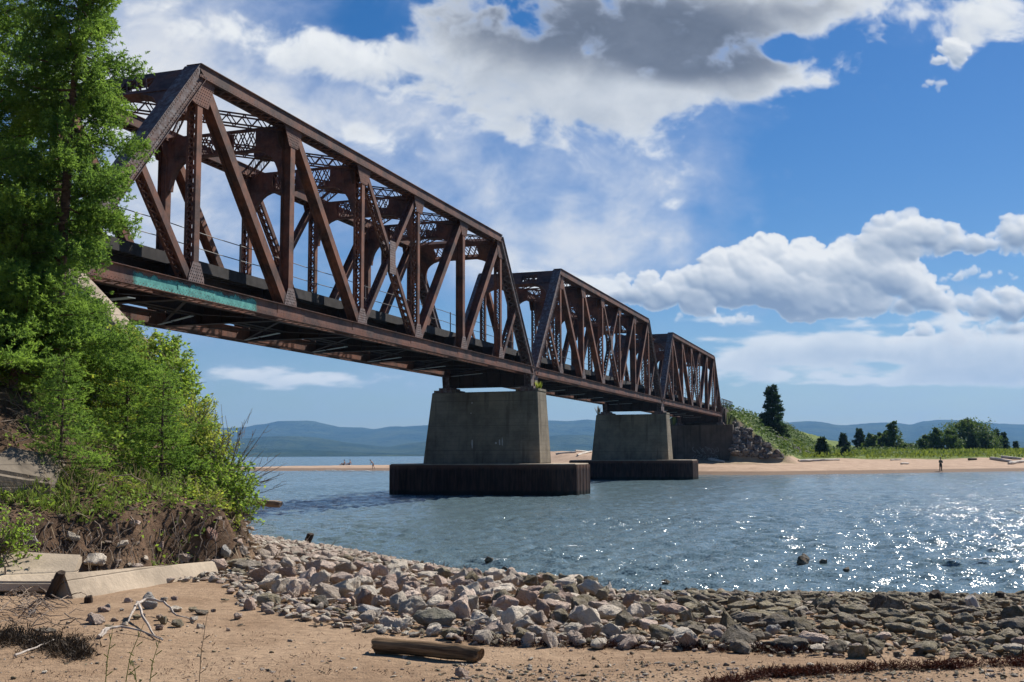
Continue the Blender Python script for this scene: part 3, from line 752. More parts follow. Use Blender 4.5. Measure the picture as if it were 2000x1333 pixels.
far_ab = empty('far_abutment', bw(3 * SPAN + 2 * GAP, 0, -CHZ), BRZ)
tag(far_ab, 'dark concrete abutment with faded graffiti under the far bridge end', 'abutment')
mb = MB(); mb.b(-.9, 4.5, -1.75, W + 1.5, -.5, PTOP); o = mb.build('breast_wall', CONC_DK, far_ab); bevel(o, .05)
mb = MB(); mb.b(.75, 4.4, -.6, W + .6, PTOP + .003, CHZ + .9); o = mb.build('back_wall', CONC_DK, far_ab)
mb = MB()
for i in range(16):
    y = W * .62 - (i % 8) * .42 + random.uniform(-.1, .1); z = 3.0 - (i // 8) * 1.0 + random.uniform(-.15, .15)
    pts = [(-.905, y + .22 * math.sin(a * 1.7 + i * 1.3), z + .36 * math.cos(a * 1.2 + i)) for a in np.linspace(0, 3.5, 8)]
    mb.tube(pts, .03, 4)
mb.tube([(-.905, W * .75 - i * .5, 1.9 + .1 * math.sin(i * 1.1)) for i in range(9)], .03, 4)
mb.build('faded_graffiti', mat_plain('faded_white_paint', (.26, .25, .24), .8, 8, .25, 0), far_ab)
rail = empty('approach_railing', bw(3 * SPAN + 2 * GAP, 0, 0), BRZ)
tag(rail, 'dark steel railing beyond the far end of the bridge', 'railing')
for i in range(8):
    mb = MB(); mb.b(.5 + i * 1.5 - .05, .5 + i * 1.5 + .05, -.25, -.15, 1.0, 2.25); mb.build('railing_post', STEEL_DK, rail)
for z in (1.7, 2.25):
    mb = MB(); mb.b(.3, 11.3, -.24, -.16, z - .045, z + .045); mb.build('hand_rail', STEEL_DK, rail)
mb = MB(); mb.b(.76, 11.5, -.35, .1, .92, 1.15); mb.b(.0, .74, -.35, .1, .25, .9); mb.build('walkway_beam', STEEL_DK, rail)

near_ab = empty('near_abutment', bw(0, 0, -CHZ), BRZ)
tag(near_ab, 'weathered concrete abutment and wing wall under the near bridge end', 'abutment')
mb = MB(); mb.b(-3.5, .8, -1.2, W + 1.5, -.5, PTOP); o = mb.build('breast_wall', CONC, near_ab); bevel(o, .05)
# wing wall: sloping concrete coping that comes towards the viewer
near_ab.matrix_world = Matrix.LocRotScale(bw(0, 0, -CHZ), Matrix.Rotation(BRZ, 3, 'Z'), None)
inv = near_ab.matrix_world.inverted()
A_, B_ = atD(138, 520, 28.6), atD(283, 676, 25.2)
hd = Vector((B_.x - A_.x, B_.y - A_.y, 0)).normalized(); sn = Vector((-hd.y, hd.x, 0)) * .24
mb = MB()
v = [A_ + sn, A_ - sn, B_ - sn, B_ + sn]; v2 = [Vector((p.x, p.y, .5)) for p in v]
mb.add([inv @ p for p in v + v2], [(0, 1, 2, 3), (7, 6, 5, 4), (0, 4, 5, 1), (1, 5, 6, 2), (2, 6, 7, 3), (3, 7, 4, 0)])
bevel(mb.build('wing_wall', CONC_LT, near_ab), .03)

# ------------------------------------------------------------------ numpy noise for terrain
# ------------------------------------------------------------------ near shore
YF = ([-40, -12, -5, -3.7, -2.8, -1.6, -.5, .9, 2.1, 4.1, 9, 40], [16, 16, 14.6, 14.4, 12.0, 10.6, 9.9, 9.5, 9.25, 8.95, 8.7, 8.5])
YW = ([-40, -12, -8, -7.2, -5.8, -3.1, -.5, 1.35, 5, 9, 14, 40], [90, 42, 34, 33, 31, 26.5, 22, 19.6, 19.4, 18.8, 18.5, 18])
TOE = np.array([(-60, 6), (-14, 9.5), (-9, 11.2), (-6.3, 13.4), (-4.5, 15.2), (-3.95, 16.6), (-4.3, 19), (-5.6, 23), (-7.9, 30), (-11, 40), (-19, 60), (-30, 120)], float)
def toe_dist(x, y):
    """distance inside the bank (positive) from the toe line"""
    best = np.full(np.shape(x), 1e9); sg = np.zeros(np.shape(x))
    for (x0, y0), (x1, y1) in zip(TOE[:-1], TOE[1:]):
        dx, dy = x1 - x0, y1 - y0; L2 = dx * dx + dy * dy
        t = np.clip(((x - x0) * dx + (y - y0) * dy) / L2, 0, 1)
        d = np.hypot(x - x0 - t * dx, y - y0 - t * dy)
        s = np.sign(dx * (y - y0) - dy * (x - x0))
        m = d < best; best = np.where(m, d, best); sg = np.where(m, s, sg)
    return best * sg
def ground_z(x, y):
    x = np.asarray(x, float); y = np.asarray(y, float)
    yf = np.interp(x, *YF); yw = np.interp(x, *YW)
    t = (y - yf) / (yw - yf)
    b = np.where(t < 0, .85 + np.minimum(yf - y, 9) * .012, np.where(t < 1, .85 * (1 - t) + .12 * np.sin(np.pi * np.clip(t, 0, 1)), -(y - yw) * .10))
    b = np.maximum(b, -2.2)
    b = b + .05 * (fbm(x * .8, y * .8, 4, 3) - .5) + .02 * (fbm(x * 4, y * 4, 3, 5) - .5)
    s = toe_dist(x, y) + .9 * (fbm(x * .9, y * .9, 4, 11) - .5)
    s = s - 1.5 * np.exp(-((x + 4.45) ** 2 + (y - 15.6) ** 2) / .45 ** 2)
    prof = np.interp(s, [-.6, -.15, .05, .45, 2, 5, 8, 12, 20, 60], [0, 0, .12, .85, 1.5, 3.4, 4.9, 6.2, 7.0, 7.4])
    rough = np.clip(s, 0, 1) * (.35 * (fbm(x * 1.5, y * 1.5, 5, 23) - .5))
    return np.where(s > -.6, np.maximum(b, 0 * b + np.clip(b, .3, 2)) + prof + rough, b)
def gz(x, y): return float(ground_z(np.array([x]), np.array([y]))[0])
def on_ground(px, py, z0=.9):
    """ground point seen through a photo pixel"""
    r = ray(px, py); z = z0
    d = OG; g_ = ground_z(r.x * d, d); k = np.nonzero(CAMZ + r.z * d < g_)[0]
    if len(k): i = k[0]; return Vector((r.x * d[i], d[i], float(g_[i])))
    return atZ(px, py, z0)
OG = np.concatenate([np.arange(5, 20, .03), np.arange(20, 60, .12)])

def grid_sheet(name, xs, ys, zf, mat):
    X, Y = np.meshgrid(xs, ys); Z = zf(X, Y); V = np.stack([X, Y, Z], -1).reshape(-1, 3)
    nx, ny = len(xs), len(ys); i = (np.arange(ny - 1)[:, None] * nx + np.arange(nx - 1)).ravel()
    F = np.stack([i, i + 1, i + nx + 1, i + nx], 1)
    me = mesh_np(name, V, F); return link(name, me, mat, smooth=180)
def mat_ground():
    m = mat_sand('beach_sand', (.425, .295, .19), (.285, .185, .112), wet=.28); t = NT(m.node_tree); b = t.n['Principled BSDF']
    col = b.inputs['Base Color'].links[0].from_socket
    a = t.new('ShaderNodeAttribute', attribute_name='bank').outputs['Fac']; co = geopos(t)
    n = t.noise(co, 2.2, 6, .7); n2 = t.noise(co, 12, 5, .7)
    soil = t.mix(t.smooth(n, .35, .65), (.055, .034, .022), (.17, .105, .065)); soil = t.mix(t.smooth(n2, .55, .7, 0, .6), soil, (.25, .18, .12))
    t.put(b.inputs['Base Color'], t.mix(a, col, soil)); return m
xs = np.concatenate([np.linspace(-60, -16, 45)[:-1], np.linspace(-16, 14, 420)[:-1], np.linspace(14, 60, 50)])
ys = np.concatenate([np.linspace(-60, 3, 30)[:-1], np.linspace(3, 24, 330)[:-1], np.linspace(24, 120, 130)])
GROUND = mat_ground()
g = grid_sheet('ground', xs, ys, ground_z, GROUND); tag(g, kind='structure')
X, Y = np.meshgrid(xs, ys); s = toe_dist(X, Y) + .9 * (fbm(X * .9, Y * .9, 4, 11) - .5)
fattr(g.data, 'bank', np.clip(s * 3 + .4, 0, 1).ravel())

# ------------------------------------------------------------------ water
def mat_water():
    m, t, b = material('river_water'); co = geopos(t)
    b.inputs['Base Color'].default_value = (.10, .15, .17, 1); b.inputs['Roughness'].default_value = .13; b.inputs['IOR'].default_value = 1.33
    b.inputs['Specular IOR Level'].default_value = .5
    # wave slopes taken straight from noise, so that far water keeps its chop and sparkles
    gust = t.smooth(t.noise(co, .07, 4, .6), .32, .68, .55, 1.2)
    sx = sy = None
    for sc, dt, am in ((.9, 2, .50), (3.4, 3, .75), (21.0, 2, 2.05)):
        q = t.xyz(t.noise(t.vmath('MULTIPLY', co, (1.0, .8, 1)), sc, dt, .55, .3, out=1))
        ax, ay = t.math('MULTIPLY', t.math('SUBTRACT', q[0], .5), am), t.math('MULTIPLY', t.math('SUBTRACT', q[1], .5), am * 1.25)
        sx = ax if sx is None else t.math('ADD', sx, ax); sy = ay if sy is None else t.math('ADD', sy, ay)
    slope = t.comb(t.math('MULTIPLY', sx, gust), t.math('MULTIPLY', sy, gust), 0.0)
    nv = t.vmath('NORMALIZE', t.vmath('ADD', t.new('ShaderNodeNewGeometry').outputs['Normal'], slope))
    t.l.new(nv, b.inputs['Normal'])
    return m
def wave_z(x, y, cell):
    r = np.random.default_rng(3); z = np.zeros_like(x)
    for i in range(56):
        lam = .22 * (10 ** (r.uniform(0, 1.0))); a = r.normal(-1.9, .75); k = 2 * np.pi / lam
        amp = .0078 * lam * r.uniform(.5, 1.3) * (1.15 if lam < 1.4 else .55)
        ph = k * (np.cos(a) * x + np.sin(a) * y) + r.uniform(0, 6.28)
        f = np.clip(lam / (3.0 * cell) - .4, 0, 1)
        z += amp * f * (np.sin(ph) + .25 * np.sin(2 * ph + .6))
    return z * (.65 + .7 * fbm(x * .12, y * .12, 3, 77))
rr = np.concatenate([np.geomspace(.5, 15, 16)[:-1], np.geomspace(15, 150, 560)[:-1], np.geomspace(150, 13500, 110)])
th = np.concatenate([np.linspace(-np.pi, -.62, 50)[:-1], np.linspace(-.62, .62, 760)[:-1], np.linspace(.62, np.pi, 50)])
RR, TH = np.meshgrid(rr, th, indexing='ij'); X, Y = RR * np.sin(TH), RR * np.cos(TH)
Z = wave_z(X, Y, np.maximum(RR * .0046, RR * .0017) * (1 + 0 * RR)); Z[RR > 260] *= .3
Z = np.where((RR < 15) | (np.abs(TH) > .7), 0, Z) - .0
V = np.stack([X, Y, Z], -1).reshape(-1, 3); nx, ny = len(th), len(rr)
i = (np.arange(ny - 1)[:, None] * nx + np.arange(nx - 1)).ravel()
me = mesh_np('water', V, np.stack([i, i + 1, i + nx + 1, i + nx], 1)[:, ::-1]); WATER = mat_water()
water = link('water', me, WATER, smooth=180); tag(water, kind='structure')

# ------------------------------------------------------------------ far shore: sand spit, dune, meadow, railway embankment
FARW = ([-110, -70, -45, -22, -8, 6, 18, 24, 30, 45, 60, 76, 140, 300], [190, 189, 186, 183, 176, 160, 140, 133, 131, 137, 146, 152, 176, 240])    # front waterline y(x)
def far_z(x, y):
    fw = np.interp(x, *FARW); d = y - fw
    back = np.interp(x, [-120, -50, -20, 0, 20, 60, 300], [18, 24, 30, 48, 400, 2500, 4000])
    top = np.interp(x, [-110, -60, -20, -4, 8, 20, 40, 60, 300], [.55, .85, 1.15, 1.6, 3.1, 2.6, 2.1, 2.0, 2.2])
    t = d / back
    z = np.where(d < 0, d * .06, top * np.interp(d, [0, 6, 12, 20, 34, 1e4], [0, .36, .48, .80, 1, 1]))
    z = np.where((t > .6) & (back < 100), z * np.clip((1.25 - t) / .65, -1, 1), z)
    z = np.where((x > 30) & (d > 22), z + np.interp(d - 22, [0, 30, 120, 400], [0, .35, .9, .9]), z)
    z = z + np.clip(d, 0, 3) / 3 * (.35 * (fbm(x * .15, y * .15, 4, 31) - .5) + .12 * (fbm(x * .8, y * .8, 3, 37) - .5))
    # embankment along the track axis
    rel_x, rel_y = x - BR0.x, y - BR0.y
    al = rel_x * AX.x + rel_y * AX.y; ac = rel_x * AY.x + rel_y * AY.y - W / 2
    hgt = 8.45 - .35 * fbm(al * .2, ac * .2, 3, 41)
    start = 3 * SPAN + 2 * GAP + 1.5
    e = hgt - np.maximum(np.abs(ac) - 3.3, 0) / 1.35 - np.maximum(start - al, 0) / .7
    e = np.where((np.abs(ac) < 4.45) & (al < start), -5, e)
    e = e + .5 * (fbm(x * .35, y * .35, 4, 43) - .5)
    return np.maximum(np.maximum(z, e), -2.5)
def fgz(x, y): return float(far_z(np.array([float(x)]), np.array([float(y)]))[0])
def mat_far_ground():
    m = mat_sand('far_shore_ground', (.46, .33, .235), (.36, .25, .175), wet=.35); t = NT(m.node_tree); b = t.n['Principled BSDF']
    col = b.inputs['Base Color'].links[0].from_socket
    a = t.new('ShaderNodeAttribute', attribute_name='green').outputs['Fac']; co = geopos(t)
    n = t.noise(co, .25, 6, .65); n2 = t.noise(co, 1.6, 5, .7)
    gr = t.mix(t.smooth(n, .35, .65), (.06, .10, .02), (.17, .20, .04)); gr = t.mix(t.smooth(n2, .5, .7, 0, .6), gr, (.03, .05, .012))
    line = t.smooth(t.noise(t.vmath('MULTIPLY', co, (.06, .5, 1)), 1.2, 4, .6), .6, .68, 0, .5)
    col2 = t.mix(line, col, (.13, .085, .06))
    t.put(b.inputs['Base Color'], t.mix(a, col2, gr)); return m
FARG = mat_far_ground()
xs = np.concatenate([np.linspace(-220, -110, 12)[:-1], np.linspace(-110, 110, 330)[:-1], np.geomspace(110, 2600, 60)])
ys = np.concatenate([np.linspace(118, 260, 250)[:-1], np.geomspace(260, 4200, 70)])
fs = grid_sheet('far_shore', xs, ys, far_z, FARG); tag(fs, kind='structure')
def green_at(x, y):
    fw = np.interp(x, *FARW); d = y - fw
    n = fbm(x * .12, y * .12, 4, 51)
    gm = np.clip((d - 21 - 6 * (n - .5)) / 2.0, 0, 1) * np.clip((x - 27) / 3, 0, 1)
    rel_x, rel_y = x - BR0.x, y - BR0.y; al = rel_x * AX.x + rel_y * AX.y; ac = rel_x * AY.x + rel_y * AY.y - W / 2
    gm = np.where((np.abs(ac) < 13.5) & (al > 3 * SPAN + 2 * GAP + 1.3) & (far_z(x, y) > 2.2), 1, gm)
    gm = np.where((al < 3 * SPAN + 2 * GAP + 1.3) & (al > 3 * SPAN - 6) & (far_z(x, y) > 1.2) & (x > 22), .18, gm)
    return gm
X, Y = np.meshgrid(xs, ys); fattr(fs.data, 'green', green_at(X, Y).ravel())

# ------------------------------------------------------------------ hills across the bay
def mat_hill():
    m, t, b = material('forested_hill'); co = geopos(t)
    n = t.noise(co, .0035, 8, .65); n2 = t.noise(co, .02, 6, .7)
    c = t.mix(t.smooth(n, .35, .65), (.020, .040, .016), (.065, .085, .030)); c = t.mix(t.smooth(n2, .45, .7, 0, .6), c, (.014, .028, .012))
    t.put(b.inputs['Base Color'], c); b.inputs['Roughness'].default_value = 1; b.inputs['Specular IOR Level'].default_value = 0
    bump(t, b, t.math('ADD', t.noise(co, .012, 8, .7), t.math('MULTIPLY', n, 2)), 1.0, 40)
    return m
HILLM = mat_hill()
def ridge(name, prof, D, depth, seed, rough):
    """a hill range: prof = [(px, py)...] its skyline in the photograph, standing at distance D"""
    az = np.array([math.atan2(ray(a, 800).x, 1) for a, _ in prof]); hh = np.array([CAMZ + ray(a, b).z * D for a, b in prof])
    a = np.linspace(az[0], az[-1], 520); h = np.interp(a, az, hh)
    k = np.hanning(9); k /= k.sum(); h = np.convolve(np.pad(h, 4, 'edge'), k, 'valid')
    n = 40; t = np.linspace(0, 1, n)
    A, T = np.meshgrid(a, t); dist = D - depth * (1 - T)
    Hh = np.broadcast_to(h, A.shape)
    x = np.tan(A) * dist; y = dist
    fold = fbm(x * .0011 + seed, y * .0005, 5, seed) - .5
    p = np.interp(T, [0, .06, .5, .85, 1], [0, .06, .55, .90, 1])
    z = Hh * p * (1 + fold * .9 * np.sin(np.pi * np.clip(T, 0, 1))) + rough * (fbm(x * .012, y * .012, 4, seed + 5) - .5) * np.clip(T * 6, 0, 1)
    x2, y2, z2 = np.tan(a) * (D + depth * .6), np.full_like(a, D + depth * .6), np.zeros_like(a) - 1
    V = np.concatenate([np.stack([x, y, z - 1.0 * (T == 0)], -1).reshape(-1, 3), np.stack([x2, y2, z2], -1)]); nx = len(a)
    i = (np.arange(n)[:, None] * nx + np.arange(nx - 1)).ravel()
    me = mesh_np(name, V, np.stack([i, i + 1, i + nx + 1, i + nx], 1)); o = link(name, me, HILLM, smooth=180); tag(o, kind='structure'); return o
ridge('hills', [(-300, 838), (100, 835), (300, 828), (390, 826), (402, 829), (412, 836), (470, 835), (520, 829), (545, 823), (580, 821.5), (610, 823.5), (640, 830), (660, 834), (700, 835), (735, 838.5), (760, 834), (830, 831.5), (900, 832), (960, 826), (1085, 822), (1110, 824), (1140, 820.5), (1180, 822), (1300, 824), (1400, 829), (1480, 830), (1540, 825), (1565, 823.5), (1600, 825), (1640, 833), (1660, 831), (1700, 829), (1760, 829), (1783, 831), (1800, 823), (1830, 820), (1870, 820), (1900, 824), (1940, 828), (2000, 829), (2200, 833), (2600, 840)], 8600, 2400, 5, 16)
ridge('hills', [(-300, 866), (200, 862), (380, 860), (440, 858), (520, 853), (560, 852), (620, 856), (700, 868), (760, 874), (800, 866), (860, 860), (1000, 858), (1100, 850), (1200, 852), (1350, 862), (1500, 866), (1650, 858), (1800, 862), (1900, 858), (2000, 863), (2600, 870)], 5600, 1000, 15, 12)
ridge('hills', [(300, 893), (380, 885), (460, 875), (560, 877), (700, 884), (800, 887), (900, 893)], 4300, 500, 25, 8)

# the air between here and the hills
mb = MB(); mb.b(-11000, 11000, -300, 11500, -4.0, 420)
m = bpy.data.materials.new('sea_air'); m.use_nodes = True; t = NT(m.node_tree); t.n.clear()
pv = t.new('ShaderNodeVolumePrincipled'); pv.inputs['Color'].default_value = (.27, .56, 1.0, 1); pv.inputs['Density'].default_value = 7.8e-5; pv.inputs['Anisotropy'].default_value = .1
o_ = t.new('ShaderNodeOutputMaterial'); t.l.new(pv.outputs[0], o_.inputs['Volume'])
hz = mb.build('haze', m); tag(hz, kind='stuff'); hz.display_type = 'WIRE'
# ------------------------------------------------------------------ vegetation
def nrm(a): return a / np.maximum(np.linalg.norm(a, axis=-1, keepdims=True), 1e-9)
def blades(pts, dirs, L, wd, nb, spread, tint, r):
    """tufts: nb pointed blades per shoot; returns V, F, tint"""
    n = len(pts); P = np.repeat(pts, nb, 0); D = np.repeat(dirs, nb, 0); Lr = np.repeat(np.broadcast_to(L, n), nb)
    u = r.uniform(0, .75, (n * nb, 1))
    base = P + D * Lr[:, None] * u
    d = nrm(D + spread * r.normal(0, 1, (n * nb, 3)))
    ln = Lr * r.uniform(.45, .9, n * nb)
    sd_ = nrm(np.cross(d, r.normal(0, 1, (n * nb, 3)))) * (wd * ln[:, None] * .5)
    tip = base + d * ln[:, None]; mid = base + d * ln[:, None] * .45
    V = np.stack([base, mid + sd_, tip, mid - sd_], 1).reshape(-1, 3)
    F = np.arange(n * nb * 4).reshape(-1, 4)
    T = np.repeat(np.clip(np.repeat(np.broadcast_to(tint, n), nb) + r.normal(0, .10, n * nb), 0, 1), 4)
    return V, F, T
def leaf_quads(pts, nrmls, size, r, tint):
    n = len(pts); a = nrm(np.cross(nrmls, r.normal(0, 1, (n, 3)))); b_ = np.cross(nrmls, a); s = np.broadcast_to(size, n) * r.uniform(.6, 1.25, n)
    a = a * s[:, None] * .5; b_ = b_ * s[:, None] * .26
    c = nrmls * (s[:, None] * .10)
    V = np.stack([pts - a, pts + b_ - c * 0 + c, pts + a, pts - b_ + c], 1).reshape(-1, 3)
    return V, np.arange(n * 4).reshape(-1, 4), np.repeat(np.clip(tint, 0, 1), 4)

def spruce(name, base, h, rmax, seed, mat, lean=(0, 0), zlow=.06, nbr=110, shoot=.075, step=.05, nb=7, droop=.25, clump=.0, trunk_r=.11, top_r=.15, gaps=None, wd=.30, cone=.85, young=0.0, thick=.03, sub=.085, spread=.50):
    r = np.random.default_rng(seed); root = empty(name, base)
    axis = lambda t: np.array([lean[0] * t, lean[1] * t, h * t])
    mb = MB(); ts = np.linspace(0, 1, 12); mb.tube([axis(t) - (np.array([0, 0, .25]) if t == 0 else 0) for t in ts], [trunk_r * (1 - .92 * t) + .006 for t in ts], 8)
    br = MB(); P, D, T, LL = [], [], [], []
    az = r.uniform(0, 6.28)
    for i in range(nbr):
        t = zlow + (1 - zlow) * ((i + r.uniform(-.4, .4)) / nbr); t = min(max(t, zlow), .995)
        az += 2.4 + r.normal(0, .35)
        if gaps and gaps(t, az % 6.283): continue
        L = rmax * (top_r + (1 - top_r) * (1 - t) ** cone) * r.uniform(.62, 1.12)
        if r.random() < clump: L *= r.uniform(.35, .7)
        o = axis(t); hd_ = np.array([math.cos(az), math.sin(az), 0]); sd_ = np.array([-hd_[1], hd_[0], 0])
        up = r.normal(.10 * t, .10); dr = droop * r.uniform(.5, 1.4) * (1 - .6 * t)
        f = lambda q: o + hd_ * L * q + np.array([0, 0, 1.0]) * L * (up * q - dr * q * (1 - .55 * q) * 1.6) + sd_ * L * .08 * math.sin(q * 3 + i)
        qs = np.linspace(0, 1, 7); br.tube([f(q) for q in qs], [max(.006, .028 * (L / 1.5) * (1 - q) + .004) for q in qs], 4, False)
        nsub = max(4, int(L / sub)); bt = r.normal(.42, .16) + young
        for j in range(nsub):
            q = .14 + .86 * (j + r.uniform(-.3, .3)) / nsub; q = min(max(q, .1), 1.0)
            c = f(q)
            for s in (-1, 1):
                sl = (.36 * L * max(0, 1.02 - q) ** .6 + .12) * r.uniform(.6, 1.15)
                dd = nrm(hd_ * .75 + sd_ * s * r.uniform(.5, 1.0) + np.array([0, 0, r.normal(.02, .22)]))
                m = max(2, int(sl / step)); k = (np.arange(m) + .5) / m
                pts = c + dd * sl * k[:, None] + np.array([0, 0, 1.0]) * (.10 * sl * np.sin(k * 2.5)[:, None] + r.normal(0, thick, (m, 1)))
                pd = nrm(dd + np.stack([r.normal(0, .35, m), r.normal(0, .35, m), r.normal(.18, .3, m)], 1))
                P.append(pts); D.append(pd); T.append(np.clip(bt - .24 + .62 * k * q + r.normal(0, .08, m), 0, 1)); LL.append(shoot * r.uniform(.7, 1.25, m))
    P = np.concatenate(P); D = np.concatenate(D); T = np.concatenate(T); LL = np.concatenate(LL)
    V, F, TT = blades(P, D, LL, wd, nb, spread, T, r)
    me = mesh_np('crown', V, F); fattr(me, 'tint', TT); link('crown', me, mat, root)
    mb.build('trunk', BARK, root, 60); br.build('branches', BARK, root, 60)
    return root

# tall spruce whose trunk shows at the left edge of the photograph
def gz_at(px, D): 
    r = ray(px, 900); return Vector((r.x * D, D, gz(r.x * D, D)))
b0 = gz_at(95, 18.0); b0.z -= .1
gapA = lambda t, a: .17 < t < .325 and math.cos(a) > .15
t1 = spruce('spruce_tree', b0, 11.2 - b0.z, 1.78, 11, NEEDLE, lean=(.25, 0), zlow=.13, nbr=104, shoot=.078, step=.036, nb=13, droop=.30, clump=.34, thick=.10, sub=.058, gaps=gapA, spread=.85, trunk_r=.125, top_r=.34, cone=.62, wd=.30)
tag(t1, 'tall spruce with clumpy dark branches in front of the bridge end, its trunk showing', 'spruce tree', 'spruces on the bank')
b00 = gz_at(-75, 18.6); b00.z -= .1
t0 = spruce('spruce_tree', b00, 11.6 - b00.z, 2.0, 13, NEEDLE, lean=(.1, 0), zlow=.10, nbr=105, shoot=.082, step=.045, nb=11, spread=.8, droop=.30, clump=.25, trunk_r=.14, top_r=.4, cone=.5, wd=.30, thick=.10)
tag(t0, 'big dark spruce cut off by the left edge of the picture', 'spruce tree', 'spruces on the bank')
b1 = gz_at(20, 17.6); b1.z -= .05
t2 = spruce('spruce_tree', b1, 6.3 - b1.z, 2.1, 23, NEEDLE, zlow=.14, nbr=120, shoot=.08, step=.05, nb=10, spread=.8, droop=.10, clump=.15, trunk_r=.07, top_r=.12, wd=.27, young=.10)
tag(t2, 'dense young spruce with fresh green tips, at the left edge below the tall spruce', 'spruce tree', 'spruces on the bank')
b2 = gz_at(118, 21.5)
t3 = spruce('spruce_tree', b2, 7.4 - b2.z, 1.0, 31, NEEDLE, zlow=.03, nbr=110, shoot=.08, step=.05, nb=10, spread=.8, droop=.12, clump=.2, trunk_r=.06, top_r=.14, wd=.27, young=.08)
tag(t3, 'slender spruce standing right of the trunk, just left of the concrete wing wall', 'spruce tree', 'spruces on the bank')
for px, D, h, rr_, sd_, lab in ((315, 17.6, 1.75, .75, 41, 'small bushy spruce sapling leaning over the undercut bank edge'),
                                (118, 15.6, 1.75, .70, 43, 'small spruce sapling left on the brown slope above the concrete block'),
                                (245, 19.0, 2.3, .8, 47, 'spruce sapling standing between the slender spruce and the leafy thicket'),
                                (395, 18.6, 1.35, .6, 53, 'low spruce sapling right beside the dead grey twigs')):
    b_ = gz_at(px, D); b_.z -= .03
    t = spruce('spruce_sapling', b_, h, rr_, sd_, NEEDLE, zlow=.08, nbr=48, shoot=.075, step=.045, nb=9, droop=.05, trunk_r=.025, top_r=.2, wd=.20, young=.14)
    tag(t, lab, 'spruce sapling', 'spruce saplings on the bank')

def bush(name, lobes, n, size, mat, seed, root_pt=None, stems=10, shell=.55, hang=0.0):
    """leafy shrub: lobes = [(centre, rx, ry, rz)]; leaves sit in the outer part of each lobe, on twigs"""
    r = np.random.default_rng(seed); c0 = Vector(root_pt); root = empty(name, c0); P, N, T = [], [], []
    mb = MB(); vol = np.array([l[1] * l[2] * l[3] for l in lobes]) ** (2 / 3); cnt = (vol / vol.sum() * n).astype(int)
    for (c, rx, ry, rz), m in zip(lobes, cnt):
        c = np.array(c) - np.array(c0); d = nrm(r.normal(0, 1, (m, 3))); q = r.uniform(shell, 1.0, (m, 1)) ** .8
        # sprigs: leaves gathered along short twigs
        k = max(6, m // 14); sd0 = nrm(r.normal(0, 1, (k, 3))); sq = r.uniform(shell, 1.05, (k, 1)); idx = r.integers(0, k, m)
        sp = c + sd0 * sq * np.array([rx, ry, rz]); dirs = nrm(sd0 + np.array([0, 0, .55]) + r.normal(0, .35, (k, 3)))
        tt = r.uniform(-.1, 1, m)[:, None]; L = .30
        pts = sp[idx] + dirs[idx] * tt * L + r.normal(0, .025, (m, 3))
        nn = nrm(dirs[idx] * .2 + nrm(r.normal(0, 1, (m, 3))) * .8 + np.array([.1, -.1, .75]))
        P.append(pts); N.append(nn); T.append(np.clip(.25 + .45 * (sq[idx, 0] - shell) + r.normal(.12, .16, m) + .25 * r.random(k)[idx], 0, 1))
        for i in range(stems):
            e = sp[i % k]; s0 = np.array([r.uniform(-.15, .15), r.uniform(-.15, .15), -.05]) + (np.array([c[0], c[1], 0]) * .35)
            mid = (s0 + e) / 2 + r.normal(0, .10, 3) + np.array([0, 0, .1]); mb.tube([s0, s0 * .5 + mid * .5 + r.normal(0, .04, 3), mid, e * .6 + mid * .4, e], [.018, .015, .011, .008, .004], 4, False)
        for i in range(k):
            mb.tube([sp[i] - dirs[i] * .2, sp[i], sp[i] + dirs[i] * .3], [.006, .005, .003], 3, False)
    P = np.concatenate(P); N = np.concatenate(N); T = np.concatenate(T)
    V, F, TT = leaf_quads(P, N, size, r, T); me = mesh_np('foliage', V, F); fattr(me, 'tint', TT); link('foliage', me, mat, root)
    mb.build('stems', TWIG, root, 60); return root
def L_(px, py, D, rx, ry, rz): return (tuple(atD(px, py, D)), rx, ry, rz)
o = bush('leafy_bush', [L_(225, 700, 23, .75, .8, .55), L_(290, 720, 22.6, .62, .8, .55), L_(190, 760, 22, .8, .8, .6), L_(285, 790, 21.6, .7, .8, .55), L_(240, 850, 21, .8, .7, .5)], 15000, .095, LEAF_Y, 5, gz_at(230, 22.2), 8)
tag(o, 'broad yellow green leafy thicket below the wing wall', 'bush')
o = bush('leafy_bush', [L_(338, 745, 22, .36, .5, .50), L_(345, 800, 21.6, .42, .5, .45), L_(362, 850, 21, .36, .5, .4), L_(320, 690, 22.4, .25, .3, .25)], 6500, .095, LEAF_G, 6, gz_at(330, 21.8), 8)
tag(o, 'upright leafy bush at the outer edge of the bank, against the sky', 'bush')
o = bush('leafy_bush', [L_(425, 935, 18.2, .34, .4, .30), L_(452, 965, 17.9, .30, .4, .24), L_(405, 985, 17.6, .30, .35, .22), L_(478, 1000, 17.6, .16, .2, .14)], 5200, .075, LEAF_G, 7, gz_at(420, 18.1), 8)
tag(o, 'low bright leafy bush overhanging the dark undercut at the tip of the bank', 'bush')
o = bush('leafy_bush', [L_(410, 880, 18.6, .30, .4, .32), L_(380, 830, 19.4, .26, .4, .34)], 2600, .065, LEAF_Y, 8, gz_at(400, 18.7), 10)
tag(o, 'thin yellowish shrub with many bare stems behind the low bush', 'bush')
o = bush('leafy_bush', [L_(5, 1065, 13.2, .20, .2, .14), L_(20, 1050, 13.3, .16, .2, .12)], 900, .06, LEAF_G, 9, gz_at(5, 13.2), 4)
tag(o, 'small dark green leafy plant at the left edge beside the pale slab', 'bush')

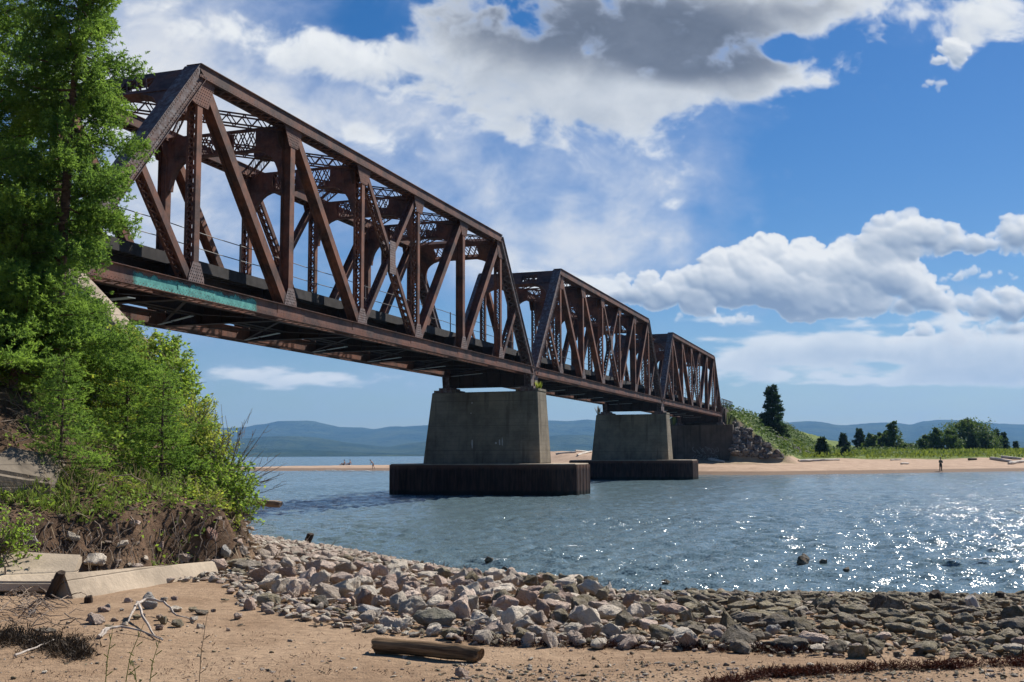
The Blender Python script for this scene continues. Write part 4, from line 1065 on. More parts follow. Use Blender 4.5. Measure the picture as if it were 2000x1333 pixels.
o = bush('leafy_bush', [L_(300, 955, 17.6, .30, .3, .24), L_(345, 975, 17.2, .28, .3, .2), L_(265, 975, 17.0, .24, .3, .16), L_(330, 1005, 16.9, .2, .2, .12)], 3600, .065, LEAF_G, 12, gz_at(305, 17.5), 6)
tag(o, 'low leafy shrub spilling over the bank edge above the undercut', 'bush')
o = bush('leafy_bush', [L_(392, 1005, 16.9, .22, .25, .16), L_(428, 1030, 17.0, .2, .25, .16), L_(372, 985, 17.1, .22, .3, .16)], 2400, .06, LEAF_Y, 15, gz_at(400, 17.2), 6)
tag(o, 'yellowish leafy shrub drooping over the lip of the undercut', 'bush')
o = bush('leafy_bush', [L_(215, 985, 15.9, .26, .3, .16), L_(165, 1000, 15.5, .2, .3, .12)], 1800, .07, LEAF_Y, 14, gz_at(200, 15.9), 5)
tag(o, 'bright yellow green leafy clump on the bank edge right of the concrete block', 'bush')

def twig_shrub(name, base, tips, seed, rad=.012, forks=4):
    r = np.random.default_rng(seed); mb = MB(); base = np.array(base)
    for tp in tips:
        tp = np.array(tp); d = tp - base; m1 = base + d * .35 + r.normal(0, .05, 3); m2 = base + d * .7 + r.normal(0, .06, 3)
        pts = [np.zeros(3), m1 - base, m2 - base, tp - base]; mb.tube(pts, [rad, rad * .75, rad * .5, rad * .22], 5, False)
        for i in range(forks):
            q = r.uniform(.3, .9); p0 = pts[1] * (1 - q) + pts[3] * q if q > .35 else pts[1]
            dd = nrm(d) * r.uniform(.25, .5) + r.normal(0, .16, 3); L = .5 * (1.1 - q) + .15
            mb.tube([p0, p0 + dd * L * .5 + r.normal(0, .02, 3), p0 + dd * L], [rad * .4, rad * .3, rad * .12], 4, False)
    o = mb.build(name, TWIG, None, 60); o.location = base; return o
D = 18.3
tips = [atD(px, py, D + random.uniform(-.5, .7)) for px, py in ((493, 798), (478, 820), (432, 790), (500, 838), (525, 830), (548, 885), (560, 905), (470, 840), (452, 855), (515, 880), (540, 935), (555, 925), (498, 858), (440, 812), (530, 912), (470, 900), (560, 945), (420, 800))]
o = twig_shrub('dead_shrub', gz_at(418, 18.3), tips, 3); tag(o, 'dead grey shrub with bare twigs reaching out over the water', 'dead shrub')
tips = [atD(px, py, 22 + random.uniform(-.4, .4)) for px, py in ((287, 655), (296, 648), (300, 668), (372, 722), (365, 700), (358, 690), (375, 745), (280, 668))]
o = twig_shrub('dead_shrub', gz_at(335, 22.0), tips, 4, .010); tag(o, 'thin bare twigs sticking out of the upright leafy bush against the sky', 'dead shrub')

# dry brush tangle and grass on the bank
def scatter_bank(n, x0, x1, y0, y1, smin, smax, seed, dens=None):
    r = np.random.default_rng(seed); x = r.uniform(x0, x1, n * 4); y = r.uniform(y0, y1, n * 4); s = toe_dist(x, y)
    k = (s > smin) & (s < smax)
    if dens is not None: k &= dens(x, y) > r.random(len(x))
    x, y = x[k][:n], y[k][:n]; return np.stack([x, y, ground_z(x, y)], 1), r
def stuff_blades(name, pts, L, wd, nb, spread, mat, r, up=(0, 0, 1), lo=.1, hi=.9):
    D_ = np.broadcast_to(np.array(up, float), pts.shape); D_ = nrm(D_ + r.normal(0, .25, pts.shape))
    V, F, T = blades(pts, D_, L * r.uniform(.5, 1.2, len(pts)), wd, nb, spread, r.uniform(lo, hi, len(pts)), r)
    me = mesh_np(name, V, F); fattr(me, 'tint', T); o = link(name, me, mat); tag(o, kind='stuff'); return o
patch = lambda x, y: np.clip((fbm(x * 1.3, y * 1.3, 3, 61) - .52) * 8, 0, 1)
pts, r = scatter_bank(3200, -11, -3.2, 12, 24, .7, 9, 71, patch)
stuff_blades('bank_grass', pts, .13, .11, 5, .35, GRASSM, r)
pts, r = scatter_bank(800, -7.6, -4.6, 13.4, 17.5, .5, 2.2, 72, patch)
stuff_blades('bank_grass', pts, .16, .16, 7, .5, GRASSM, r, lo=.4, hi=1)
pts, r = scatter_bank(2600, -10, -3.4, 11.5, 22, -.05, 6, 73)
stuff_blades('dry_brush', pts, .34, .035, 3, .9, STRAW, r, up=(.2, -.3, .35))
def leaf_cover(name, pts, size, mat, r, height=.25, lo=.2, hi=.95):
    P = pts + np.stack([r.normal(0, .05, len(pts)), r.normal(0, .05, len(pts)), r.uniform(0, height, len(pts))], 1)
    N = nrm(r.normal(0, .55, P.shape) + np.array([.15, -.35, .9])); V, F, T = leaf_quads(P, N, size, r, r.uniform(lo, hi, len(P)))
    me = mesh_np(name, V, F); fattr(me, 'tint', T); o = link(name, me, mat); tag(o, kind='stuff'); return o
pts, r = scatter_bank(16000, -13, -4, 17, 32, 1.2, 12, 75, lambda x, y: np.clip((fbm(x * .9, y * .9, 4, 64) - .36) * 5, 0, 1))
leaf_cover('bank_undergrowth', pts, .11, LEAF_G, r, .5)
pts, r = scatter_bank(3000, -7.5, -3.2, 13, 19.5, .42, 2.6, 77, lambda x, y: np.clip((fbm(x * 1.1, y * 1.1, 4, 66) - .42) * 7, 0, 1))
leaf_cover('bank_undergrowth', pts, .075, LEAF_G, r, .16)
pts, r = scatter_bank(9000, -34, -5, 26, 78, .8, 16, 79)
leaf_cover('bank_undergrowth', pts, .26, LEAF_G, r, .7)
# exposed roots and litter hanging from the undercut
mb = MB()
for i in range(40):
    px = random.choice((random.uniform(130, 330), random.uniform(330, 450), random.uniform(0, 140))); p = on_ground(px, random.uniform(1015, 1060))
    p = p + Vector((0, -.05, .05)); pts = [p]
    for j in range(5): p = p + Vector((random.uniform(-.07, .09), random.uniform(-.10, .0), -random.uniform(.02, .14))); pts.append(p)
    mb.tube(pts, [.012, .010, .009, .007, .005, .003], 4, False)
o = mb.build('exposed_roots', TWIG, None, 60); tag(o, kind='stuff')

# ------------------------------------------------------------------ far shore vegetation
def far_tree_spruce(px, py_base, D, h, rr_, sd_, lab, nbr=46, **kw):
    r = ray(px, py_base); p = Vector((r.x * D, D, fgz(r.x * D, D) - .1))
    t = spruce('spruce_tree', p, h, rr_, sd_, NEEDLE_FAR, nbr=nbr, shoot=.42, step=.22, nb=6, droop=.16, trunk_r=.14, top_r=.10, wd=.42, zlow=.03, **kw)
    tag(t, lab, 'spruce tree', 'spruces on the far shore'); return t
far_tree_spruce(1510, 855, 176, 8.0, 2.6, 101, 'dark pointed spruce standing alone on the green embankment slope', nbr=70, clump=.15, cone=.7)
far_tree_spruce(1648, 890, 235, 4.2, 1.7, 103, 'small spruce alone at the foot of the embankment, left of the grove')
far_tree_spruce(1680, 890, 230, 5.2, 2.0, 104, 'dark spruce at the left end of the middle grove')
far_tree_spruce(1948, 890, 250, 5.4, 1.5, 105, 'narrow spruce right of the round topped tree', nbr=40)
far_tree_spruce(1962, 890, 252, 4.6, 1.4, 106, 'rightmost small spruce of the right hand grove', nbr=40)
far_tree_spruce(1900, 893, 228, 4.2, 1.6, 107, 'low dark spruce in front of the round topped tree')
far_tree_spruce(1606, 894, 168, 3.0, 1.2, 108, 'small dark spruce low on the embankment beside bare stones', nbr=36)
far_tree_spruce(1653, 898, 172, 1.5, .7, 109, 'tiny dark conifer at the edge of the sand', nbr=26)
far_tree_spruce(1985, 890, 255, 2.6, .6, 110, 'thin small spruce nearest the right edge of the picture', nbr=24)
def far_leafy(px, D, h, rr_, sd_, lab, lobes=7, n=2600, size=.55, trunk=.12, low=.15):
    r = np.random.default_rng(sd_); ry_ = ray(px, 880); p = np.array([ry_.x * D, D, fgz(ry_.x * D, D) - .05]); root = empty('leafy_tree', p)
    P, N, T = [], [], []; mb = MB(); mb.tube([(0, 0, -.2), (.05, 0, h * .4), (0, .1, h * .75), (0, 0, h * .96)], [trunk, trunk * .8, trunk * .5, .02], 6)
    for i in range(lobes):
        t = (i + .5) / lobes; z = h * (low + (1 - low) * t * .93); a = i * 2.4 + r.uniform(0, 1); w_ = rr_ * math.sqrt(max(.08, 1 - (2 * t - .75) ** 2 * .85)) * r.uniform(.45, .75)
        c = np.array([math.cos(a) * w_ * .7, math.sin(a) * w_ * .7, z]); m = n // lobes; d = nrm(r.normal(0, 1, (m, 3)))
        mb.tube([(0, 0, z * .7), tuple(c * np.array([.5, .5, .9])), tuple(c)], [trunk * .4, trunk * .25, .02], 4, False)
        k = max(5, m // 16); s0 = nrm(r.normal(0, 1, (k, 3))) * r.uniform(.5, 1.05, (k, 1)); idx = r.integers(0, k, m)
        pts = c + s0[idx] * np.array([w_, w_, w_ * .62]) + r.normal(0, .22 * w_ ** .5, (m, 3))
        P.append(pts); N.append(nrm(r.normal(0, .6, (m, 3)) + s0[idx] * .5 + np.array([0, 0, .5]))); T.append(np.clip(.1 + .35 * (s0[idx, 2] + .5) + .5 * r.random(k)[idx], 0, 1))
    V, F, TT = leaf_quads(np.concatenate(P), np.concatenate(N), size, r, np.concatenate(T)); me = mesh_np('crown', V, F); fattr(me, 'tint', TT)
    link('crown', me, LEAF_FAR, root); mb.build('trunk', BARK, root, 60); tag(root, lab, 'leafy tree', 'leafy trees on the far shore'); return root
for k, a in enumerate(((1700, 226, 4.4, 1.9, 'leafy tree in the left part of the middle grove'), (1720, 232, 4.6, 1.7, 'leafy tree in the centre of the middle grove'), (1733, 228, 5.0, 1.5, 'leafy tree left of the tallest tree in the middle grove'),
                       (1765, 240, 2.2, 1.6, 'low leafy tree right of the tallest tree in the middle grove'), (1810, 240, 4.0, 2.0, 'leafy tree at the left end of the right hand grove'), (1830, 236, 5.6, 2.2, 'bright leafy tree left of the round topped tree'),
                       (1855, 234, 5.0, 2.6, 'leafy tree in front of the left flank of the round topped tree'), (1925, 240, 4.8, 2.6, 'leafy tree at the right flank of the round topped tree'), (1780, 250, 1.8, 2.4, 'low shrubby tree between the two groves'))):
    far_leafy(a[0], a[1], a[2], a[3], 201 + k, a[4], n=2400, low=.06)
far_leafy(1747, 226, 7.0, 2.1, 221, 'tall open crowned tree rising above the middle grove', lobes=11, n=1900, low=.12)
far_leafy(1890, 246, 7.4, 7.2, 223, 'wide round topped tree, the largest of the right hand grove', lobes=26, n=9000, low=.10)
# bushes, weeds and grass on embankment and meadow
def far_scatter(n, x0, x1, y0, y1, seed, zmin=-9, cond=None):
    r = np.random.default_rng(seed); x = r.uniform(x0, x1, n * 6); y = r.uniform(y0, y1, n * 6); k = (green_at(x, y) > .5) & (far_z(x, y) > zmin)
    if cond is not None: k &= cond(x, y)
    x, y = x[k][:n], y[k][:n]; return np.stack([x, y, far_z(x, y)], 1), r
def clear_rubble(x, y):
    rel_x, rel_y = x - BR0.x, y - BR0.y; al = rel_x * AX.x + rel_y * AX.y; ac = rel_x * AY.x + rel_y * AY.y - W / 2; z = far_z(x, y)
    d_ = al - (3 * SPAN + 2 * GAP)
    return (d_ > 1.2) | (z > 8.2 - np.maximum(np.abs(ac) - 3.3, 0) / 1.35 - .7)
pts, r = far_scatter(30000, 22, 80, 140, 262, 301, 2.1, clear_rubble)
leaf_cover('embankment_shrubs', pts, .50, LEAF_FAR, r, .55, .25, 1)
lump = lambda x, y: clear_rubble(x, y) & (fbm(x * .5, y * .5, 4, 307) > .5)
pts, r = far_scatter(16000, 22, 80, 140, 262, 305, 2.4, lump)
leaf_cover('embankment_shrubs', pts, .45, LEAF_FAR, r, 1.3, .3, 1)
pts, r = far_scatter(22000, 28, 170, 158, 330, 303, -9, lambda x, y: far_z(x, y) < 4.5)
stuff_blades('meadow_grass', pts, .75, .35, 4, .45, MEADOW, r, lo=.2, hi=1)
# ------------------------------------------------------------------ stones
def rock_mesh(name, seed, sx, sy, sz, angular=True, sub=2, rough=.10):
    r = np.random.default_rng(seed); bm = bmesh.new()
    n = 14 if angular else 40
    P = nrm(r.normal(0, 1, (n, 3))) * (r.uniform(.72, 1.0, (n, 1)) if angular else r.uniform(.93, 1, (n, 1)))
    for p in P: bm.verts.new(p * np.array([sx, sy, sz]))
    bmesh.ops.convex_hull(bm, input=list(bm.verts)); 
    for v in [v for v in bm.verts if not v.link_faces]: bm.verts.remove(v)
    bmesh.ops.bevel(bm, geom=list(bm.edges), offset=.11 if angular else .14, segments=1, affect='EDGES', profile=.5, clamp_overlap=True)
    bmesh.ops.triangulate(bm, faces=list(bm.faces))
    bmesh.ops.subdivide_edges(bm, edges=list(bm.edges), cuts=sub, use_grid_fill=True)
    if not angular: bmesh.ops.smooth_vert(bm, verts=list(bm.verts), factor=.5, use_axis_x=True, use_axis_y=True, use_axis_z=True)
    o = Vector((seed * 3.1, seed * 1.7, 0)); bm.normal_update()
    for v in bm.verts:
        k = mnoise.fractal(v.co * 2.2 + o, .7, 2.1, 4) * rough + mnoise.noise(v.co * 7 + o) * rough * .35
        v.co += v.normal * k
    for v in bm.verts:
        q = Vector((v.co.x / sx, v.co.y / sy, v.co.z / sz)).length
        if q > 1.12: v.co *= 1.12 / q
    bmesh.ops.remove_doubles(bm, verts=list(bm.verts), dist=.01)
    me = bpy.data.meshes.new(name); bm.to_mesh(me); bm.free(); me.shade_smooth(); me.set_sharp_from_angle(angle=R(48)); return me
ANG = [rock_mesh('stone', 10 + i, 1, random.uniform(.7, .95), random.uniform(.55, .8), True, 2, .13) for i in range(10)]
FLAT = [rock_mesh('stone', 40 + i, 1, random.uniform(.6, .85), random.uniform(.28, .5), i % 2 == 0, 2, .07) for i in range(8)]
for me in ANG: me.materials.append(ROCK_PALE)
for me in FLAT: me.materials.append(ROCK_OLIVE)
def clone_mesh(me, mat):
    c = me.copy(); c.materials.clear(); c.materials.append(mat); return c
ANG_O = [clone_mesh(m, ROCK_OLIVE) for m in ANG]; FLAT_P = [clone_mesh(m, ROCK_PALE) for m in FLAT]
ANG_F = [clone_mesh(m, ROCK_FAR) for m in ANG]; WETS = [clone_mesh(m, ROCK_WET) for m in ANG]
TAKEN = []
def place_rock(me, p, s, label, name='rock', group=None, rot=None, cat='rock', sink=.25, mat=None):
    if mat is not None: me = clone_mesh(me, mat)
    o = bpy.data.objects.new(name, me); COL.objects.link(o)
    o.location = Vector(p) + Vector((0, 0, s * (.55 - sink))); o.scale = (s, s, s)
    o.rotation_euler = rot if rot else (random.uniform(-.3, .3), random.uniform(-.3, .3), random.uniform(0, 6.28))
    tag(o, label, cat, group); return o
def hero(px, py, wpx, label, me, mat=None, rot=None, sink=.25, z0=.8, s=None, water_z=None):
    p = atZ(px, py, water_z) if water_z is not None else on_ground(px, py, z0)
    s = s or wpx / 2 * p.y / 2150
    TAKEN.append((p.x, p.y, s * .95)); return place_rock(me, p, s, label, rot=rot, sink=sink, mat=mat)
GREYR = mat_rock('pale_grey_stone', (.40, .38, .35), (.40, .38, .35), (.40, .38, .35))
hero(285, 1190, 52, 'upright grey white boulder on the sand in front of the concrete beam', ANG[3], GREYR, (1.2, .2, .5), .0)
hero(1440, 1262, 88, 'large olive brown boulder with a flat slanting top, at the sand edge', ANG_O[2], None, (.2, .1, .3), .2)
hero(850, 1228, 92, 'long smooth flat grey green slab lying at the sand edge', FLAT[1], mat_rock('grey_green_stone', (.25, .235, .17), (.25, .235, .17), (.25, .235, .17)), (.25, .05, -.35), .1)
hero(623, 1190, 50, 'dark olive humped boulder among the pale stones, nearer the beam', ANG_O[5], ROCK_WET, (.3, .1, 1.0), .1)
hero(525, 1185, 52, 'dark grey rounded block left of the dark olive humped boulder', FLAT[3], ROCK_OLIVE, (.9, .1, .4), .05)
hero(726, 1214, 66, 'big pale angular boulder with a bright sloping top', ANG[1], GREYR, (.1, .5, .9), .1)
hero(1630, 1232, 34, 'small yellow lichen covered stone among the olive stones', ANG[4], ROCK_YELLOW, (.2, .2, 0), .1)
hero(850, 1140, 66, 'large rounded pink grey boulder near the waterline', ANG[6], None, (.2, .3, 2), .1)
hero(770, 1115, 52, 'pale pink boulder high in the pile just below the black stake', ANG[7], None, (.3, .2, 1), .1)
hero(560, 1122, 66, 'pink boulder with creamy streaks just right of the beam end', ANG[8], None, (.1, .2, 2.2), .1)
hero(523, 1100, 62, 'large rosy boulder at the top left of the stone pile', ANG[0], None, (.4, .2, .2), .1)
hero(185, 1118, 62, 'broad pinkish boulder sitting behind the cracked end of the beam', ANG[9], None, (.2, .1, .8), -.1)
hero(410, 1075, 44, 'reddish block tilted inside the dark undercut of the bank', FLAT[2], mat_rock('red_stone', (.27, .13, .09), (.27, .13, .09), (.27, .13, .09)), (.6, .7, .3), -.2)
hero(440, 1095, 42, 'grey white stone at the foot of the dark undercut', ANG[5], GREYR, None, .0)
hero(358, 1100, 44, 'knobbly pink stone between beam and undercut', ANG[2], None, None, .0)
hero(262, 1030, 30, 'weathered stone stuck in the top of the eroded bank', ANG[1], None, None, .1)
hero(50, 1065, 56, 'pale stone half buried in the bank at the far left', ANG[3], GREYR, None, .2)
hero(87, 1236, 44, 'thin flat grey stone lying on the sand, left', FLAT[5], None, (0, .05, .2), .42)
hero(900, 1326, 40, 'lone pinkish stone on the sand at the bottom edge of the picture', ANG[4], None, None, .1)
hero(1195, 1250, 62, 'pale pink white stone with a sloping face, at the dark weed line', ANG[6], None, (.3, .4, .2), .15)
hero(1300, 1250, 70, 'chalky white jagged stone, right of the pale pink one at the weed line', ANG[7], GREYR, (.2, .1, 1.2), .15)
hero(1510, 1245, 46, 'white angular stone just right of the large olive brown boulder', ANG[8], GREYR, None, .1)
hero(940, 1225, 62, 'mauve pale boulder right of the long grey green slab', ANG[9], None, None, .1)
hero(1120, 1165, 46, 'pink grey boulder at the waterline between two dark stubs', ANG[5], None, None, .0)
hero(1190, 1172, 56, 'creamy white boulder at the waterline right of the dark stubs', ANG[0], GREYR, None, .05)
hero(185, 1220, 44, 'beige triangular stone on the sand left of the forked root', ANG[2], None, None, .1)
hero(318, 1222, 34, 'brown stone touching the forked root on the sand', ANG_O[4], None, None, .1)
hero(345, 1225, 34, 'second brown stone, just right of the one touching the forked root', ANG_O[7], None, None, .1)
hero(212, 1190, 20, 'little white stone on the sand between beam and forked root', ANG[6], GREYR, None, .1)
hero(62, 1203, 24, 'bright white stone on the sand near the brush heap', ANG[8], GREYR, None, .1)
for px, py, wpx, lab in ((1655, 1116, 22, 'black stone standing alone in the water, right of centre'), (1300, 1142, 26, 'wet stone with foam around it in the shallows'), (985, 1117, 24, 'dark stone in the shallows, right of two low ones'),
                         (955, 1099, 30, 'low wet stone awash in the shallows, farthest left'), (1570, 1104, 50, 'long low dark stone awash in a wavelet'), (1610, 1102, 26, 'jagged black stone at the right end of the long low one'), (1340, 1158, 24, 'grey stone just off the waterline')):
    hero(px, py, wpx, lab, random.choice(WETS), None, None, .30, water_z=0.0)

def low_rock(seed):
    r_ = np.random.default_rng(seed); bm = bmesh.new()
    for p in nrm(r_.normal(0, 1, (11, 3))) * r_.uniform(.75, 1, (11, 1)): bm.verts.new(p * np.array([1, .8, .55]))
    bmesh.ops.convex_hull(bm, input=list(bm.verts)); bmesh.ops.bevel(bm, geom=list(bm.edges), offset=.09, segments=1, affect='EDGES')
    bmesh.ops.triangulate(bm, faces=list(bm.faces)); me = bpy.data.meshes.new('low'); bm.to_mesh(me); bm.free()
    v = np.array([q.co[:] for q in me.vertices]); f = np.array([q.vertices[:] for q in me.polygons]); bpy.data.meshes.remove(me); return v, f
LOW = [low_rock(i) for i in range(12)]
def rock_field(name, items, mat, kind='stuff'):
    """many small stones as ONE object; items = (x, y, z, size)"""
    V, F, k = [], [], 0
    for (x, y, z, s) in items:
        v, f = LOW[rng.integers(0, 12)]; a = rng.uniform(0, 6.28); c, n_ = math.cos(a), math.sin(a); M_ = np.array([[c, -n_, 0], [n_, c, 0], [0, 0, 1]]); b_ = rng.uniform(-.35, .35); M2 = np.array([[1, 0, 0], [0, math.cos(b_), -math.sin(b_)], [0, math.sin(b_), math.cos(b_)]])
        V.append((v * np.array([1, rng.uniform(.7, 1.1), rng.uniform(.5, 1.1)])) @ (M_ @ M2).T * s + np.array([x, y, z])); F.append(f + k); k += len(v)
    o = link(name, mesh_np(name, np.concatenate(V), np.concatenate(F)), mat); tag(o, kind=kind); o.data.shade_smooth(); o.data.set_sharp_from_angle(angle=R(35)); return o
PILE_X = lambda x, y: 1
def pile_candidates(n, seed):
    r = np.random.default_rng(seed); out = []
    x = r.uniform(-8.5, 11.5, n * 6); yf = np.interp(x, *YF); yw = np.interp(x, *YW); y = yf - .25 + r.uniform(0, 1, n * 6) ** 1.05 * (yw - yf + .9)
    k = (np.abs(x) < .485 * y + .6) & (toe_dist(x, y) < .15); x, y = x[k][:n], y[k][:n]
    return np.stack([x, y, ground_z(x, y)], 1), r
cand, r = pile_candidates(15000, 5)
sizes = np.sort(np.clip(r.lognormal(math.log(.085), .42, len(cand)), .035, .175))[::-1]
placed = []; cell = {}
for (x, y, z), s in zip(cand, sizes):
    yf = np.interp(x, *YF); yw = np.interp(x, *YW); t = (y - yf) / (yw - yf)
    if x > 1.0: s *= .76
    if t < .08 and s > .13: s *= .6
    if any((x - a) ** 2 + (y - b) ** 2 < (s * .75 + c_) ** 2 for a, b, c_ in TAKEN): continue
    ix, iy = int(x / .6), int(y / .6); ok = True
    for i in range(ix - 1, ix + 2):
        for j in range(iy - 1, iy + 2):
            for a, b, c_ in cell.get((i, j), ()):
                if (x - a) ** 2 + (y - b) ** 2 < ((s + c_) * .68) ** 2: ok = False; break
            if not ok: break
        if not ok: break
    if not ok: continue
    cell.setdefault((ix, iy), []).append((x, y, s)); placed.append((x, y, s, t, z))
placed.sort(key=lambda q: -q[2] / q[1])
def zone_mix(x, y):
    """chance that a stone is of the pale kind: high on the left, low on the right"""
    return np.clip(np.interp(x + .12 * (y - 14), [-4, -1.5, .6, 2.2, 4.0, 9], [.94, .92, .66, .24, .07, .04]), 0, 1)
KEEP = 262
PALE_L = 'pale pinkish angular stone in the heap between sand and water, left of centre'
OLIVE_L = 'dark olive stone mixed among the pale ones of the left heap'
PALE_R = 'pale stone standing out among the dark olive stones of the right hand shore'
OLIVE_R = 'dark olive grey flat stone of the right hand shore'
SM_V, SM_F, SM_M = [], [], []
small = {0: MB(), 1: MB()}
f_pale, f_olive = [], []
for i, (x, y, s, t, z) in enumerate(placed):
    pale = rng.random() < zone_mix(x, y)
    left = x + .12 * (y - 14) < 1.3
    berm = .10 * math.sin(math.pi * min(max(t, 0), 1)) * (1.4 if left else .6)
    if y > np.interp(x, *YW) - .2: z = max(z, -.12)
    if i < KEEP:
        flat = rng.random() < (.28 if left else .75)
        me = (FLAT_P if pale else FLAT)[rng.integers(0, 8)] if flat else (ANG if pale else ANG_O)[rng.integers(0, 10)]
        lab = (PALE_L if pale else OLIVE_L) if left else (PALE_R if pale else OLIVE_R)
        grp = ('pale stones of the left heap' if pale else 'dark stones of the left heap') if left else ('pale stones of the right shore' if pale else 'dark stones of the right shore')
        e_ = (rng.uniform(-.5, .5), rng.uniform(-.5, .5), rng.uniform(0, 6.28)) if not flat else (rng.uniform(-.22, .22), rng.uniform(-.22, .22), rng.uniform(0, 6.28))
        o = place_rock(me, (x, y, z + berm), s * 1.12, lab, group=grp, rot=e_, sink=.15)
        o.scale = (s * 1.12 * rng.uniform(.85, 1.25), s * 1.12 * rng.uniform(.85, 1.1), s * 1.12 * rng.uniform(.85, 1.2))
    else: (f_pale if pale else f_olive).append((x, y, z + berm * .8 + s * .25, s * 1.1))
for i in range(64):
    toe_zone = i < 34
    px, py = (random.uniform(130, 480), random.uniform(1062, 1108)) if toe_zone else (random.uniform(170, 500), random.uniform(1165, 1240))
    p = on_ground(px, py); s = random.uniform(.05, .15) if toe_zone else random.uniform(.03, .085)
    if any((p.x - q[0]) ** 2 + (p.y - q[1]) ** 2 < (q[2] + s) ** 2 for q in TAKEN): continue
    TAKEN.append((p.x, p.y, s * .8))
    place_rock(random.choice(ANG if random.random() < .75 else FLAT), p, s, 'stone fallen at the foot of the eroded bank, behind the beam' if toe_zone else 'small stone strewn on the bare sand between beam and heap', group='stones at the foot of the bank' if toe_zone else 'stones strewn on the left sand', sink=.2)
X_ = rng.uniform(-9, -3.5, 30000); Y_ = rng.uniform(10.5, 24, 30000); S_ = toe_dist(X_, Y_); k_ = (S_ > -.45) & (S_ < 1.1) & (Y_ < 20); X_, Y_ = X_[k_][:2600], Y_[k_][:2600]
s_ = np.clip(rng.lognormal(math.log(.028), .6, len(X_)), .01, .12); rock_field('soil_clods', list(zip(X_, Y_, ground_z(X_, Y_) + s_ * .15, s_)), SOIL)
# small stones and gravel between the big ones, and strewn over the sand
c2, r = pile_candidates(17000, 9)
for x, y, z in c2:
    s = float(np.clip(r.lognormal(math.log(.036), .5), .013, .09)); (f_pale if r.random() < zone_mix(x, y) * .8 else f_olive).append((x, y, z + s * .3 + (.03 if r.random() < .5 else 0), s))
X_ = rng.uniform(6, 26, 9000); YFx, YWx = np.interp(X_, *YF), np.interp(X_, *YW); Y_ = YFx + rng.uniform(0, 1, 9000) * (YWx - YFx + .6); k_ = X_ > .485 * Y_ + .3
for x, y, z in zip(X_[k_], Y_[k_], ground_z(X_[k_], Y_[k_])): s = float(np.clip(rng.lognormal(math.log(.10), .4), .04, .2)); f_olive.append((x, y, z + s * .25, s))
rock_field('small_pale_stones', f_pale, PALE_SM); rock_field('small_olive_stones', f_olive, OLIVE_SM)
peb = []
for i in range(15000):
    px, py = random.uniform(-60, 2060), random.uniform(1215, 1400); w_ = (.9 if px > 850 and py > 1292 else .12) * (1.6 if px < 400 and py < 1300 else 1)
    if random.random() > w_: continue
    rr_ = ray(px, py); D = (.88 - CAMZ) / rr_.z; x, y = rr_.x * D, D; s = float(np.clip(rng.lognormal(math.log(.011), .6), .004, .04)); peb.append((x, y, s * .2, s))
peb = np.array(peb); peb[:, 2] += ground_z(peb[:, 0], peb[:, 1])
rock_field('beach_pebbles', peb[::2], PALE_SM); rock_field('beach_shingle', peb[1::2], OLIVE_SM)

# seaweed: wrack lines on the sand and dark weed under the stones
def weed_strip(name, line, width, n, L, mat, lo, hi, seed):
    r = np.random.default_rng(seed); pts = []
    P = [on_ground(px, py) for px, py in line]; q = np.linspace(0, len(P) - 1, 200); X = np.interp(q, range(len(P)), [p.x for p in P]); Y = np.interp(q, range(len(P)), [p.y for p in P])
    for i in range(n):
        k = r.integers(0, 199); cl = max(.1, fbm(np.array([k * .13]), np.array([1.0]), 3, seed)[0] * 1.6 - .25)
        if r.random() > cl * 1.3: continue
        x = X[k] + r.normal(0, .04); y = Y[k] + r.normal(0, width * cl); pts.append((x, y, abs(r.normal(0, .012))))
    pts = np.array(pts); pts[:, 2] += ground_z(pts[:, 0], pts[:, 1])
    return stuff_blades(name, pts, L, .16, 4, 1.1, mat, r, up=(0, 0, .25), lo=lo, hi=hi)
weed_strip('seaweed', [(1380, 1345), (1500, 1322), (1600, 1316), (1740, 1308), (1860, 1306), (2040, 1296)], .06, 5200, .055, WEED, .3, 1, 1)
weed_strip('seaweed', [(880, 1248), (1000, 1262), (1150, 1264), (1300, 1268), (1450, 1272), (1560, 1275), (1640, 1270)], .09, 6500, .05, WEED, .0, .35, 2)
weed_strip('shadow_litter', [(-10, 1245), (60, 1258), (130, 1270), (165, 1290)], .26, 3600, .07, SHADOW_LITTER, .0, .8, 3)  # litter and twigs, coloured near black to stand in for tree shadow
pts = []
for i in range(6000):
    p_ = ray(random.uniform(0, 2000), random.uniform(1235, 1370)); D = (.88 - CAMZ) / p_.z; pts.append((p_.x * D, D, .004))
pts = np.array(pts); pts = pts[fbm(pts[:, 0] * 2.5, pts[:, 1] * 4.5, 3, 91) > .54]; pts[:, 2] += ground_z(pts[:, 0], pts[:, 1])
stuff_blades('sand_litter', pts, .03, .22, 3, 1.2, WEED, np.random.default_rng(8), up=(0, 0, .1), lo=0, hi=.6)

